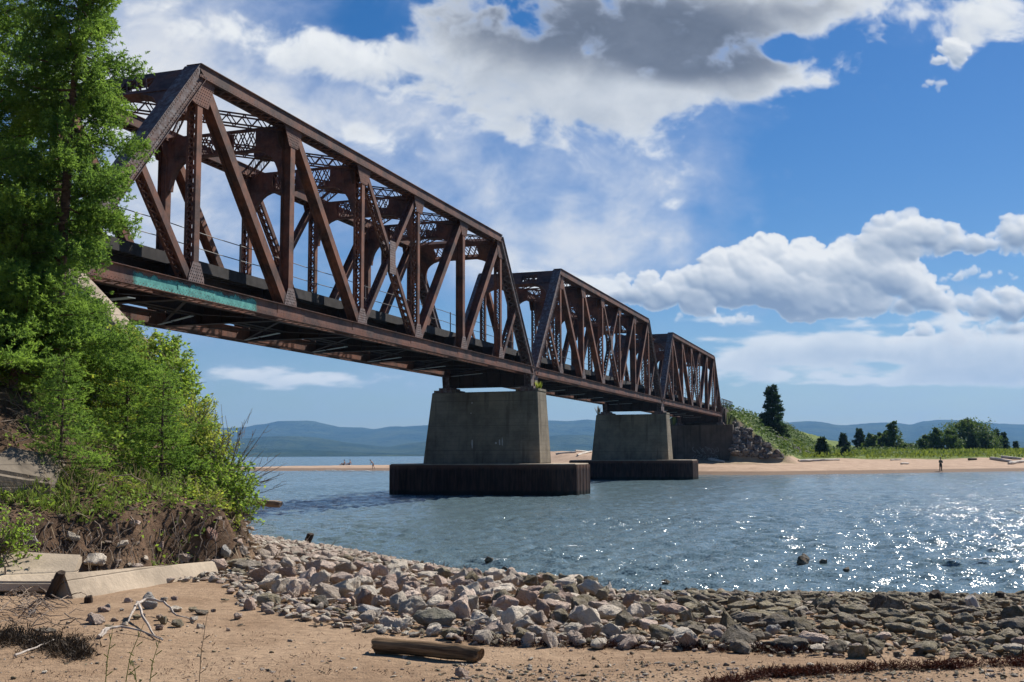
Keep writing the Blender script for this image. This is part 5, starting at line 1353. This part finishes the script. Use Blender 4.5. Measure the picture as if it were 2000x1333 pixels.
# ------------------------------------------------------------------ concrete on the beach
def prism(name, top, drop, mat, label, cat, bev=.02, parent=None):
    """block from four top corners (Vectors) going straight down by drop"""
    v = list(top) + [Vector((p.x, p.y, p.z - drop)) for p in top]; mb = MB(); c = sum(v, Vector()) / 8
    mb.add([p - c for p in v], [(0, 1, 2, 3), (7, 6, 5, 4), (0, 4, 5, 1), (1, 5, 6, 2), (2, 6, 7, 3), (3, 7, 4, 0)])
    bm = bmesh.new(); me = bpy.data.meshes.new(name)
    me.from_pydata(mb.v, [], mb.f); bm.from_mesh(me); bmesh.ops.recalc_face_normals(bm, faces=bm.faces)
    bmesh.ops.bevel(bm, geom=list(bm.edges), offset=bev, segments=2, affect='EDGES'); bmesh.ops.triangulate(bm, faces=list(bm.faces))
    bmesh.ops.subdivide_edges(bm, edges=[e for e in bm.edges if e.calc_length() > .12], cuts=3, use_grid_fill=True)
    bm.normal_update()
    for q in bm.verts: q.co += q.normal * (mnoise.fractal(q.co * 4, .8, 2, 3) * .010)
    bm.to_mesh(me); bm.free(); o = link(name, me, mat, parent, 40); o.location = c; tag(o, label, cat); return o
g0, g1 = on_ground(150, 1172), on_ground(437, 1126)
ax_ = (g1 - g0); ax_.z = 0; ax_.normalize(); pr = Vector((-ax_.y, ax_.x, 0))
hA, hB = 50 * g0.y / 2150, 29 * g1.y / 2150
bm_o = prism('concrete_beam', [g0 + Vector((0, 0, hA)), g1 + Vector((0, 0, hB)), g1 + pr * .22 + Vector((0, 0, hB + .01)), g0 + pr * .22 + Vector((0, 0, hA + .01))], .62, CONC_LT, 'long pale concrete beam half buried in the sand below the bank', 'concrete beam')
bm_o.rotation_mode = 'QUATERNION'; bm_o.rotation_quaternion = Matrix.Rotation(R(-26), 3, ax_).to_quaternion(); bm_o.location += pr * .03 - Vector((0, 0, .02))
s0, s1 = on_ground(-40, 1165), on_ground(140, 1160)
prism('concrete_slab', [s0 + Vector((0, 0, .16)), s1 + Vector((0, 0, .13)), s1 + Vector((-.13, .62, .40)), s0 + Vector((-.1, .7, .46))], .12, CONC_LT, 'tilted pale concrete slab left of the beam, roots hanging over it', 'concrete slab')
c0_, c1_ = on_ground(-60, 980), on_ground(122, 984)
prism('concrete_block', [c0_ + Vector((0, .05, .42)), c1_ + Vector((-.12, 0, .30)), c1_ + Vector((-.32, .9, .62)), c0_ + Vector((0, 1.0, .72))], .62, mat_concrete('shaded_old_concrete', (.17, .14, .105), .6), 'big brown grey concrete block bedded in the slope at the left edge', 'concrete block', .05)  # base tone darkened to carry the shade on the slope

# ------------------------------------------------------------------ logs, roots, stakes
def log(name, a, b_, r0, r1, mat, label, cat='driftwood', k=14, knots=5, seed=1, broken=True, n=26, group=None):
    a, b_ = Vector(a), Vector(b_); c = (a + b_) / 2; d = (b_ - a); L = d.length; d.normalize(); u = d.orthogonal().normalized(); w_ = d.cross(u)
    r = np.random.default_rng(seed); V, F = [], []
    kn = [(r.uniform(0, 1), r.uniform(0, 6.28), r.uniform(.1, .3)) for _ in range(knots)]
    for i in range(n):
        t = i / (n - 1); rad = r0 * (1 - t) + r1 * t; bend = math.sin(t * 3.0) * L * .006
        for j in range(k):
            an = 2 * math.pi * j / k; q = rad * (1 + .10 * (mnoise.noise(Vector((t * L / rad * .35, math.cos(an) * 1.5, math.sin(an) * 1.5 + seed)))))
            for tk, ak, hk in kn:
                dd = ((t - tk) * L / rad) ** 2 * 1.2 + (1 - math.cos(an - ak)) * 6; q += rad * hk * math.exp(-dd)
            tt = t
            if broken and i in (0, n - 1): tt = t + (1 if i else -1) * (.0 + .10 * rad * (mnoise.noise(Vector((j * .9, seed, i))) + .9 * math.cos(an))) / L * 3
            V.append(d * ((tt - .5) * L) + (u * math.cos(an) + w_ * math.sin(an)) * q * (.82 if i in (0, n - 1) else 1) + Vector((0, 0, bend)))
    for i in range(n - 1):
        for j in range(k): F.append((i * k + j, i * k + (j + 1) % k, (i + 1) * k + (j + 1) % k, (i + 1) * k + j))
    V.append(d * (-.5 * L + r0 * .2)); V.append(d * (.5 * L - r1 * .2)); e0, e1 = len(V) - 2, len(V) - 1
    for j in range(k): F.append((e0, (j + 1) % k, j)); F.append((e1, (n - 1) * k + j, (n - 1) * k + (j + 1) % k))
    # keep the grain running along the local x axis
    rot = Matrix((d, u, w_)).transposed(); inv_ = rot.transposed(); V = [inv_ @ v for v in V]
    me = bpy.data.meshes.new(name); me.from_pydata(V, [], F); me.update(); o = link(name, me, mat, None, 45); o.location = c; o.rotation_euler = rot.to_euler(); tag(o, label, cat, group); return o
la, lb = on_ground(728, 1278), on_ground(938, 1297); rl = 14.5 * la.y / 2150
log('driftwood_log', la + Vector((0, .04, rl)), lb + Vector((0, .05, rl * .92)), rl, rl * .95, LOGWOOD, 'short round golden brown log lying on the sand in the foreground', seed=4)
pa, pb = atD(452, 978, 20.5), atD(549, 986, 20.5)
log('wooden_plank', pa, pb, .05, .065, TWIG, 'weathered split timber sticking out of the bank over the water', seed=9, k=8)
for px, py, h, rr_, lean, lab in ((535, 1051, 18, .075, (.0, 0), 'short black stake at the waterline, left of the leaning one'), (590, 1066, 22, .10, (.12, 0), 'leaning split black stake at the waterline behind the stones'),
                                  (1833, 1188, 30, .11, (-.02, 0), 'square black pile stub at the right hand waterline'), (1115, 1160, 20, .07, (0, 0), 'dark pile stub at the waterline, left of the pink grey boulder'), (1138, 1158, 18, .075, (.05, 0), 'dark pile stub at the waterline, behind the pink grey boulder'), (1940, 1180, 22, .08, (.05, 0), 'small dark stub at the waterline near the right edge')):
    p = on_ground(px, py, .05); H_ = h * p.y / 2150; rr2 = min(rr_, h * p.y / 2150 * .42)
    log('wooden_stake', p + Vector((0, 0, -.2)), p + Vector((lean[0] * 2, lean[1], H_)), rr2, rr2 * .9, DARKWOOD, lab, 'stake', seed=int(px), k=9, n=12)
for px, py, tx, ty, r0, lab, sd_ in ((1478, 1200, 1462, 1172, .075, 'bleached white wood stump standing among the olive stones', 3), (1912, 1200, 1892, 1166, .07, 'white splintered post leaning among dark stones near the right edge', 5)):
    p = on_ground(px, py); e_ = atD(tx, ty, p.y + .05); log('driftwood_stump', p - Vector((0, 0, .08)), e_, r0, r0 * .8, DRIFT, lab, 'driftwood', seed=sd_, n=14)
p = on_ground(88, 1170); log('wooden_stake', p - Vector((0, 0, .1)), atD(120, 1118, p.y - .1), .055, .05, DARKWOOD, 'brown broken stake leaning in front of the tilted slab', 'stake', seed=12, n=14)
p = on_ground(172, 1178); log('wooden_stake', p - Vector((0, 0, .1)), p + Vector((0, 0, .07)), .04, .04, DARKWOOD, 'tiny square stub at the left end of the beam', 'stake', seed=13, n=8)
def pix_tube(name, strokes, rad, mat, label, cat, lift=.02, kind=None):
    mb = MB(); 
    for st in strokes:
        P = []
        for q in st:
            p = on_ground(q[0], q[1]); p = p + Vector((0, 0, lift + (q[2] if len(q) > 2 else 0))); P.append(p)
        if max((a - b).length for a in P for b in P) > (.9 if kind else 2.5): continue
        Q = []
        for i in range(len(P) - 1):
            for k in range(4): Q.append(P[i].lerp(P[i + 1], k / 4) + Vector((random.uniform(-.006, .006), random.uniform(-.006, .006), random.uniform(-.004, .006))))
        Q.append(P[-1]); mb.tube(Q, [rad * (1 - .7 * i / len(Q)) for i in range(len(Q))], 6)
    o = mb.build(name, mat, None, 60); tag(o, label, cat, kind=kind); return o
pix_tube('forked_root', [[(262, 1210, .10), (285, 1203, .14), (320, 1204, .12), (345, 1216, .04), (380, 1216, .0)], [(268, 1206, .12), (282, 1226, .05), (300, 1246, 0), (318, 1254, 0)], [(266, 1208, .11), (250, 1224, .02)]], .016, DRIFT, 'pale forked root lying on the sand left of the stone heap', 'root')
pix_tube('driftwood_branch', [[(192, 1250), (205, 1240, .03), (235, 1236, .03), (270, 1240, .02), (318, 1256)], [(210, 1240, .03), (198, 1250)]], .016, DRIFT, 'thin curved bleached branch on the sand below the forked root', 'branch')
pix_tube('brush_stick', [[(30, 1287), (70, 1275, .02), (105, 1262, .03)]], .010, DRIFT, 'thin straight grey stick across the shadow-dark litter', 'stick')
pix_tube('brush_stick', [[(38, 1142, .06), (70, 1158, .05), (100, 1172, .03), (135, 1184)]], .016, TWIG, 'long brown stick slanting down from the tilted slab', 'stick')
pix_tube('brush_stick', [[(10, 1090, .04), (60, 1094, .06), (95, 1100, .06), (118, 1090, .10)]], .012, TWIG, 'crooked brown root lying on top of the tilted slab', 'stick')
pix_tube('drift_twig', [[(1705, 1285, .08), (1720, 1296, .04), (1735, 1308)]], .007, DARKWOOD, 'small dark twig standing in the wrack line at the lower right', 'stick')
st = []
for i in range(130):
    px, py = random.gauss(40, 45), random.gauss(1185, 32); 
    if py < 1120 or px > 165: continue
    a = random.uniform(-.6, .6); L = random.uniform(20, 60); st.append([(px, py, random.uniform(0, .08)), (px + L * .5 * math.cos(a), py + L * .4 * math.sin(a), random.uniform(.02, .12)), (px + L * math.cos(a), py + L * .7 * math.sin(a), random.uniform(0, .08))])
pix_tube('brush_heap', st, .006, TWIG, None, None, .01, 'stuff')
st = []
for i in range(70):
    px = random.choice((random.uniform(0, 135), random.uniform(130, 420))); py = random.uniform(1070, 1110); st.append([(px, py, .05), (px + random.uniform(-12, 18), py + 18, .05), (px + random.uniform(-25, 30), py + random.uniform(30, 70), .02)])
pix_tube('hanging_roots', st, .007, TWIG, None, None, .03, 'stuff')
st = []
for i in range(60):
    px, py = random.uniform(0, 330), random.uniform(800, 960); a = random.uniform(-.2, .9); L = random.uniform(25, 70); st.append([(px, py, .1), (px + L * .5, py + L * .5 * a, random.uniform(.05, .2)), (px + L, py + L * a, .06)])
pix_tube('dead_branches', st, .009, TWIG, None, None, .05, 'stuff')
for px, py, h, lab in ((205, 1345, .40, 'leftmost thin green stalk growing in the sand at the lower edge'), (243, 1345, .42, 'leaning green stalk, second from the left at the lower edge'), (268, 1350, .20, 'shortest green stalk at the lower edge'), (291, 1345, .33, 'upright green stalk right of the shortest one'), (388, 1345, .50, 'tall dry brown stalk standing alone, rightmost at the lower edge')):
    p = on_ground(px, py); mb = MB(); ln = random.uniform(-.05, .12); mb.tube([(0, 0, -.02), (ln * .3, 0, h * .5), (ln, .02, h)], [.0035, .003, .0015], 5)
    V = []
    for i in range(5):
        z = h * (.2 + .15 * i); a = i * 2.1; mb.bar((ln * z / h, 0, z), (ln * z / h + .04 * math.cos(a), .04 * math.sin(a), z + .03), .006, .002)
    o = mb.build('weed_stalk', STRAW if px == 388 else GRASSM, None); o.location = p; fattr(o.data, 'tint', np.full(len(o.data.vertices), .7)); tag(o, lab, 'plant', 'stalks growing in the foreground sand')

# ------------------------------------------------------------------ far shore: rubble, driftwood, people
n_ = 0
for i in range(900):
    d_ = random.uniform(3.5, 34); ac = random.uniform(-13.8, -4.0); al = 3 * SPAN + 2 * GAP + d_
    p = bw(al, ac + W / 2, 0); z = fgz(p.x, p.y)
    if z < 1.2: continue
    if i < 560:
        d_ = random.uniform(-5.5, 1.4); al = 3 * SPAN + 2 * GAP + d_; ac = random.uniform(-13.2, -4.4); p = bw(al, ac + W / 2, 0); z = fgz(p.x, p.y)
        ok = 1.75 < z < 8.0 - (abs(ac) - 3.3) / 1.35 - .45
    else: ok = 22 < d_ < 31 and 1.6 < z < 5.0 and abs(z - (5.6 - (d_ - 22) * .42)) < .9
    if not ok: continue
    n_ += 1
    if n_ > 230: break
    place_rock(random.choice(ANG_F), (p.x, p.y, z), random.uniform(.38, .9), 'dark rubble stone on the embankment face beside the far abutment', 'rubble_stone', 'rubble on the far embankment', sink=.05)
WHITEWOOD = mat_wood('white_driftwood', (.62, .57, .50), (.42, .37, .32))  # palest wood tone, for the far driftwood
for k, (x0, y0, x1, y1, r0, lab) in enumerate(((1418, 899, 1530, 902, .26, 'thick pale driftwood trunk at the foot of the rubble wall'), (1560, 903, 1640, 900, .20, 'long thin white driftwood log right of the thick trunk'), (1385, 900, 1415, 905, .22, 'short grey log at the foot of the far abutment'),
        (1935, 898, 1978, 905, .26, 'pale driftwood log of the pile at the right edge'), (1955, 895, 1995, 899, .24, 'upper driftwood log of the pile at the right edge'), (1970, 908, 2010, 903, .24, 'lower driftwood log of the pile at the right edge'), (1760, 908, 1775, 907, .16, 'small driftwood piece on the sand left of the angler'),
        (1740, 900, 1760, 899, .12, 'little white driftwood stick at the edge of the meadow'), (1086, 889, 1126, 885, .22, 'thin white driftwood log on the dune crest, left'), (1124, 883, 1150, 880, .20, 'white driftwood log on the dune crest, right'), (1128, 892, 1156, 884, .22, 'white driftwood log lying slanted below the dune crest'), (1892, 900, 1908, 899, .22, 'dark log at the edge of the meadow right of the angler'))):
    def fp(px, py):
        r_ = ray(px, py)
        for d in np.arange(118, 330, .4):
            if CAMZ + r_.z * d <= fgz(r_.x * d, d): return Vector((r_.x * d, d, fgz(r_.x * d, d)))
        d = 178.0 if px > 1200 else 172.0
        return Vector((r_.x * d, d, fgz(r_.x * d, d)))
    a, b_ = fp(x0, y0), fp(x1, y1)
    if abs(a.y - b_.y) > 12: b_.y = a.y + 4; b_.x = ray(x1, y1).x * b_.y; b_.z = fgz(b_.x, b_.y)
    log('driftwood_log', a + Vector((0, 0, r0 * .7)), b_ + Vector((0, 0, r0 * .6)), r0, r0 * .6, DARKWOOD if 'dark log' in lab else WHITEWOOD, lab, 'driftwood', seed=30 + k, k=8, n=12)
# ------------------------------------------------------------------ people on the far beach
SKIN = mat_plain('skin', (.42, .24, .16), .6, 8, .1, 0); CLOTH_DK = mat_plain('dark_waders', (.022, .024, .022), .8, 6, .3, 0)
CLOTH_VEST = mat_plain('grey_green_vest', (.10, .11, .08), .8, 6, .3, 0); HAIRM = mat_plain('dark_hair', (.02, .015, .012), .6, 6, .2, 0)
CLOTH_RED = mat_plain('dark_swimwear', (.05, .03, .03), .7, 6, .2, 0); CLOTH_BLUE = mat_plain('blue_grey_clothing', (.06, .08, .11), .8, 6, .2, 0)
def skin_mesh(name, joints, edges, mat, parent, root=0, sub=2):
    me = bpy.data.meshes.new(name); me.from_pydata([j[:3] for j in joints], edges, [])
    o = bpy.data.objects.new(name, me); COL.objects.link(o); o.modifiers.new('skin', 'SKIN')
    for i, j in enumerate(joints):
        v = me.skin_vertices[0].data[i]; v.radius = (j[3], j[4] if len(j) > 4 else j[3]); v.use_root = (i == root)
    sm = o.modifiers.new('sub', 'SUBSURF'); sm.levels = sub; sm.render_levels = sub
    dg = bpy.context.evaluated_depsgraph_get(); m2 = bpy.data.meshes.new_from_object(o.evaluated_get(dg)); bpy.data.objects.remove(o); bpy.data.meshes.remove(me); m2.name = name
    return link(name, m2, mat, parent, 180)
def hand(js, es, wrist_i, wrist, d, side):
    """five short unequal fingers rooted in the palm"""
    d = Vector(d).normalized(); s = Vector(side).normalized(); n = len(js); pm = Vector(wrist) + d * .07
    js.append((*pm, .032, .02)); es.append((wrist_i, n)); up_ = d.cross(s)
    for k, (off, L) in enumerate(((-.030, .072), (-.010, .082), (.010, .078), (.030, .060))):
        a = pm + s * off + d * .035; b_ = a + d * L * .5 - up_ * .012; c = b_ + d * L * .35 - up_ * .03; m = len(js)
        js += [(*a, .010), (*b_, .0085), (*c, .007)]; es += [(n, m), (m, m + 1), (m + 1, m + 2)]
    a = pm - s * .04; b_ = a + d * .035 - s * .02; m = len(js); js += [(*a, .011), (*b_, .009)]; es += [(n, m), (m, m + 1)]
def person(loc, rz, pose, label, group=None, cloth=None, hair=True, hat=None, face=1):
    """pose: dict of joints (metres, facing +x)"""
    root = empty('person', loc, rz); tag(root, label, 'person', group)
    P = {k: Vector(v) for k, v in pose.items()}
    js, es, ix = [], [], {}
    def J(k, r0, r1=None): ix[k] = len(js); js.append((*P[k], r0, r1 or r0))
    J('pelvis', .15, .115); J('waist', .13, .10); J('chest', .165, .115); J('neckb', .085, .075); J('neck', .055); J('chin', .066, .060); J('skull', .085, .098); J('crown', .066, .07)
    for a, b_ in (('pelvis', 'waist'), ('waist', 'chest'), ('chest', 'neckb'), ('neckb', 'neck'), ('neck', 'chin'), ('chin', 'skull'), ('skull', 'crown')): es.append((ix[a], ix[b_]))
    for s in 'lr':
        J('hip' + s, .095); J('thigh' + s, .085); J('knee' + s, .058); J('calf' + s, .056); J('ankle' + s, .040); J('toe' + s, .036, .03)
        for a, b_ in (('pelvis', 'hip' + s), ('hip' + s, 'thigh' + s), ('thigh' + s, 'knee' + s), ('knee' + s, 'calf' + s), ('calf' + s, 'ankle' + s), ('ankle' + s, 'toe' + s)): es.append((ix[a], ix[b_]))
        J('sh' + s, .062); J('elbow' + s, .043); J('wrist' + s, .028)
        for a, b_ in (('chest', 'sh' + s), ('sh' + s, 'elbow' + s), ('elbow' + s, 'wrist' + s)): es.append((ix[a], ix[b_]))
        hand(js, es, ix['wrist' + s], P['wrist' + s], P['wrist' + s] - P['elbow' + s], (0, 1 if s == 'l' else -1, .2))
    hd = (P['crown'] - P['chin']).normalized(); fwd = Vector((1, 0, 0)); fwd = (fwd - hd * fwd.dot(hd)).normalized(); n = len(js); nose = P['skull'] - hd * .01 + fwd * .115
    js.append((*nose, .016)); es.append((ix['skull'], n))
    body = skin_mesh('body', js, es, SKIN, root)
    def wear(name, keys, grow, mat):
        j2, e2, m = [], [], {}
        for k in keys: m[k] = len(j2); q = js[ix[k]]; j2.append((*q[:3], q[3] + grow, q[4] + grow))
        for a, b_ in es:
            ka = [k for k in m if ix[k] == a]; kb = [k for k in m if ix[k] == b_]
            if ka and kb: e2.append((m[ka[0]], m[kb[0]]))
        return skin_mesh(name, j2, e2, mat, root)
    if cloth:
        for name, keys, grow, mat in cloth: wear(name, keys, grow, mat)
    if hair:
        mb = MB(); c = P['skull'] + hd * .035 - fwd * .02; V = []
        sdv = hd.cross(fwd)
        for i in range(7):
            for j in range(12):
                th_ = i / 6 * 1.75; a = j / 12 * 6.283; V.append(c + hd * math.cos(th_) * .115 + (fwd * math.cos(a) + sdv * math.sin(a)) * math.sin(th_) * .112)
        mb.add(V, [(i * 12 + j, i * 12 + (j + 1) % 12, (i + 1) * 12 + (j + 1) % 12, (i + 1) * 12 + j) for i in range(6) for j in range(12)]); mb.build('hair', HAIRM, root, 180)
    if hat is not None:
        mb = MB(); c = P['skull'] + hd * .06; mb.tube([c, c + hd * .03, c + hd * .09, c + hd * .11], [.125, .122, .10, .05], 12); mb.tube([c + fwd * .03, c + fwd * .03 + hd * .012], [.17, .165], 12); mb.build('cap', hat, root, 60)
    return root
STAND = dict(pelvis=(0, 0, .95), waist=(.01, 0, 1.10), chest=(.02, 0, 1.32), neckb=(.01, 0, 1.46), neck=(.02, 0, 1.52), chin=(.045, 0, 1.58), skull=(.03, 0, 1.67), crown=(.02, 0, 1.73),
    hipl=(0, .10, .92), thighl=(.02, .12, .72), kneel=(.03, .13, .50), calfl=(0, .135, .34), anklel=(-.02, .14, .09), toel=(.14, .16, .04), hipr=(0, -.10, .92), thighr=(-.02, -.12, .72), kneer=(-.01, -.14, .50), calfr=(-.05, -.145, .34), ankler=(-.06, -.15, .09), toer=(.10, -.18, .04),
    shl=(.02, .19, 1.40), elbowl=(.08, .26, 1.14), wristl=(.32, .14, 1.12), shr=(.02, -.19, 1.40), elbowr=(.05, -.27, 1.13), wristr=(.30, -.10, 1.20))
LEGS = ('pelvis', 'waist', 'hipl', 'thighl', 'kneel', 'calfl', 'anklel', 'toel', 'hipr', 'thighr', 'kneer', 'calfr', 'ankler', 'toer')
r_ = ray(1838, 927)
for d in np.arange(120, 220, .2):
    if fgz(r_.x * d, d) > .10: break
p = Vector((r_.x * d, d, fgz(r_.x * d, d)))
ang = R(35)
person(p, ang, STAND, 'angler in dark waders and cap standing at the far waterline, holding a fishing rod', cloth=[('waders', LEGS, .02, CLOTH_DK), ('jacket', ('waist', 'chest', 'neckb', 'shl', 'elbowl', 'wristl', 'shr', 'elbowr', 'wristr'), .022, CLOTH_VEST)], hat=CLOTH_DK)
mb = MB(); mb.tube([(.16, -.02, 1.05), (.36, .0, 1.20), (.9, .05, 1.62), (1.5, .1, 2.0), (2.3, .15, 2.35)], [.016, .014, .010, .007, .004], 6); mb.tube([(.33, .0, 1.13), (.33, .05, 1.13)], [.04, .04], 8)
o = mb.build('fishing_rod', mat_plain('pale_rod', (.45, .42, .36), .4, 5, .1, 0), None, 60); o.location = p; o.rotation_euler = (0, 0, ang); tag(o, 'slender pale fishing rod held up by the angler', 'fishing rod')
BEND = dict(STAND); BEND.update(pelvis=(-.10, 0, .93), waist=(-.02, 0, 1.07), chest=(.16, 0, 1.25), neckb=(.26, 0, 1.36), neck=(.31, 0, 1.40), chin=(.37, 0, 1.41), skull=(.40, 0, 1.49), crown=(.42, 0, 1.55),
    hipl=(-.08, .09, .90), hipr=(-.08, -.09, .90), thighl=(0, .1, .72), kneel=(.08, .1, .50), calfl=(.02, .1, .33), anklel=(-.02, .1, .09), toel=(.13, .11, .04), thighr=(-.12, -.1, .70), kneer=(-.14, -.1, .48), calfr=(-.26, -.1, .32), ankler=(-.34, -.1, .12), toer=(-.22, -.1, .05),
    shl=(.18, .17, 1.30), elbowl=(.28, .22, 1.05), wristl=(.40, .12, .92), shr=(.18, -.17, 1.30), elbowr=(.30, -.22, 1.06), wristr=(.43, -.1, .95))
p = atZ(728, 917.5, .10)
for d in np.arange(150, 230, .3):
    r_ = ray(728, 917.5)
    if CAMZ + r_.z * d <= fgz(r_.x * d, d): p = Vector((r_.x * d, d, fgz(r_.x * d, d))); break
person(p, R(180), BEND, 'person in swimwear with dark hair bending forward while walking on the sand spit', cloth=[('swimwear', ('pelvis', 'waist', 'hipl', 'hipr'), .012, CLOTH_RED)])
SIT = dict(STAND); SIT.update(pelvis=(0, 0, .12), waist=(-.06, 0, .28), chest=(-.10, 0, .52), neckb=(-.09, 0, .66), neck=(-.07, 0, .72), chin=(-.04, 0, .78), skull=(-.05, 0, .87), crown=(-.06, 0, .93),
    hipl=(.02, .09, .12), thighl=(.22, .11, .24), kneel=(.44, .13, .40), calfl=(.52, .13, .25), anklel=(.62, .13, .07), toel=(.76, .14, .05), hipr=(.02, -.09, .12), thighr=(.24, -.1, .12), kneer=(.48, -.12, .10), calfr=(.68, -.12, .09), ankler=(.88, -.12, .08), toer=(.93, -.13, .18),
    shl=(-.10, .18, .60), elbowl=(-.02, .26, .38), wristl=(.20, .24, .32), shr=(-.10, -.18, .60), elbowr=(-.25, -.24, .36), wristr=(-.32, -.22, .10))
r_ = ray(675, 904)
for px, py, rz, cl, lab in ((672, 904.5, R(180), CLOTH_DK, 'person sitting on the crest of the spit, left of two, legs stretched left'), (683, 904.5, R(175), CLOTH_BLUE, 'person sitting on the crest of the spit, right of two, leaning back')):
    r_ = ray(px, py); best = None
    for d in np.arange(186, 230, .3):
        z = fgz(r_.x * d, d); e_ = (z - CAMZ) / d
        if best is None or e_ > best[0]: best = (e_, d, z)
    d = best[1]; person((r_.x * d, d, best[2]), rz, SIT, lab, cloth=[('clothes', ('pelvis', 'waist', 'chest', 'hipl', 'hipr', 'shl', 'shr', 'thighl', 'thighr'), .016, cl)])

# ------------------------------------------------------------------ breaking wavelets
def mat_foam():
    m, t, b = material('foam'); co = objco(t); n = t.noise(t.vmath('MULTIPLY', co, (1, 2.5, 1)), 5.0, 6, .75); e = t.new('ShaderNodeAttribute', attribute_name='edge').outputs['Fac']
    b.inputs['Base Color'].default_value = (.80, .84, .86, 1); b.inputs['Roughness'].default_value = .5
    a = t.smooth(t.math('ADD', n, t.math('MULTIPLY_ADD', e, .55, -.50)), .36, .52); t.put(b.inputs['Alpha'], a); return m
FOAM = mat_foam()
def foam(line, width, h, seed, z0=.03, proj=None):
    """curling ridge of broken water along a line of photo pixels"""
    P = [proj(px, py) if proj else atZ(px, py, 0.0) for px, py in line]; n = len(P); q = np.linspace(0, n - 1, 60 * (n - 1)); X = np.interp(q, range(n), [p.x for p in P]); Y = np.interp(q, range(n), [p.y for p in P]); Z0 = np.interp(q, range(n), [p.z for p in P])
    ws = np.linspace(-1, 1, 12); tX = np.gradient(X); tY = np.gradient(Y); ln = np.hypot(tX, tY); nX, nY = -tY / ln, tX / ln
    A = np.sin(np.linspace(0, np.pi, len(q))) ** .5; wob = fbm(np.arange(len(q)) * .11, np.zeros(len(q)) + seed, 4, seed)
    V, E = [], []
    for i in range(len(q)):
        w_ = width * A[i] * (.35 + 1.2 * wob[i])
        for k in ws:
            V.append((X[i] + nX[i] * k * w_, Y[i] + nY[i] * k * w_, Z0[i] + z0 + h * A[i] * wob[i] * 1.6 * math.exp(-(k * 2.2 + .5) ** 2))); E.append((1 - abs(k)) * A[i] * (.5 + wob[i]))
    m = len(ws); i = (np.arange(len(q) - 1)[:, None] * m + np.arange(m - 1)).ravel(); me = mesh_np('foam', V, np.stack([i, i + 1, i + m + 1, i + m], 1)); fattr(me, 'edge', E)
    o = link('foam', me, FOAM, smooth=180); tag(o, kind='stuff')
foam([(1745, 1098), (1820, 1101), (1900, 1101), (1960, 1100), (2060, 1098)], .50, .12, 3)
foam([(1900, 1079), (1960, 1077), (2060, 1074)], .5, .10, 4)
foam([(1520, 1104), (1570, 1101), (1640, 1099)], .35, .06, 5)
foam([(1060, 1070), (1120, 1072), (1160, 1071)], .4, .06, 6)
foam([(930, 1096), (960, 1099), (1010, 1097)], .3, .05, 7)
foam([(1285, 1142), (1300, 1143), (1325, 1142)], .2, .04, 8)
foam([(520, 921.5), (600, 921), (680, 921.2), (760, 922.5), (800, 923)], 1.6, .15, 9, .05)
foam([(1365, 934), (1450, 932), (1600, 930.5), (1800, 929), (2040, 925.6)], .35, .05, 11, .05)
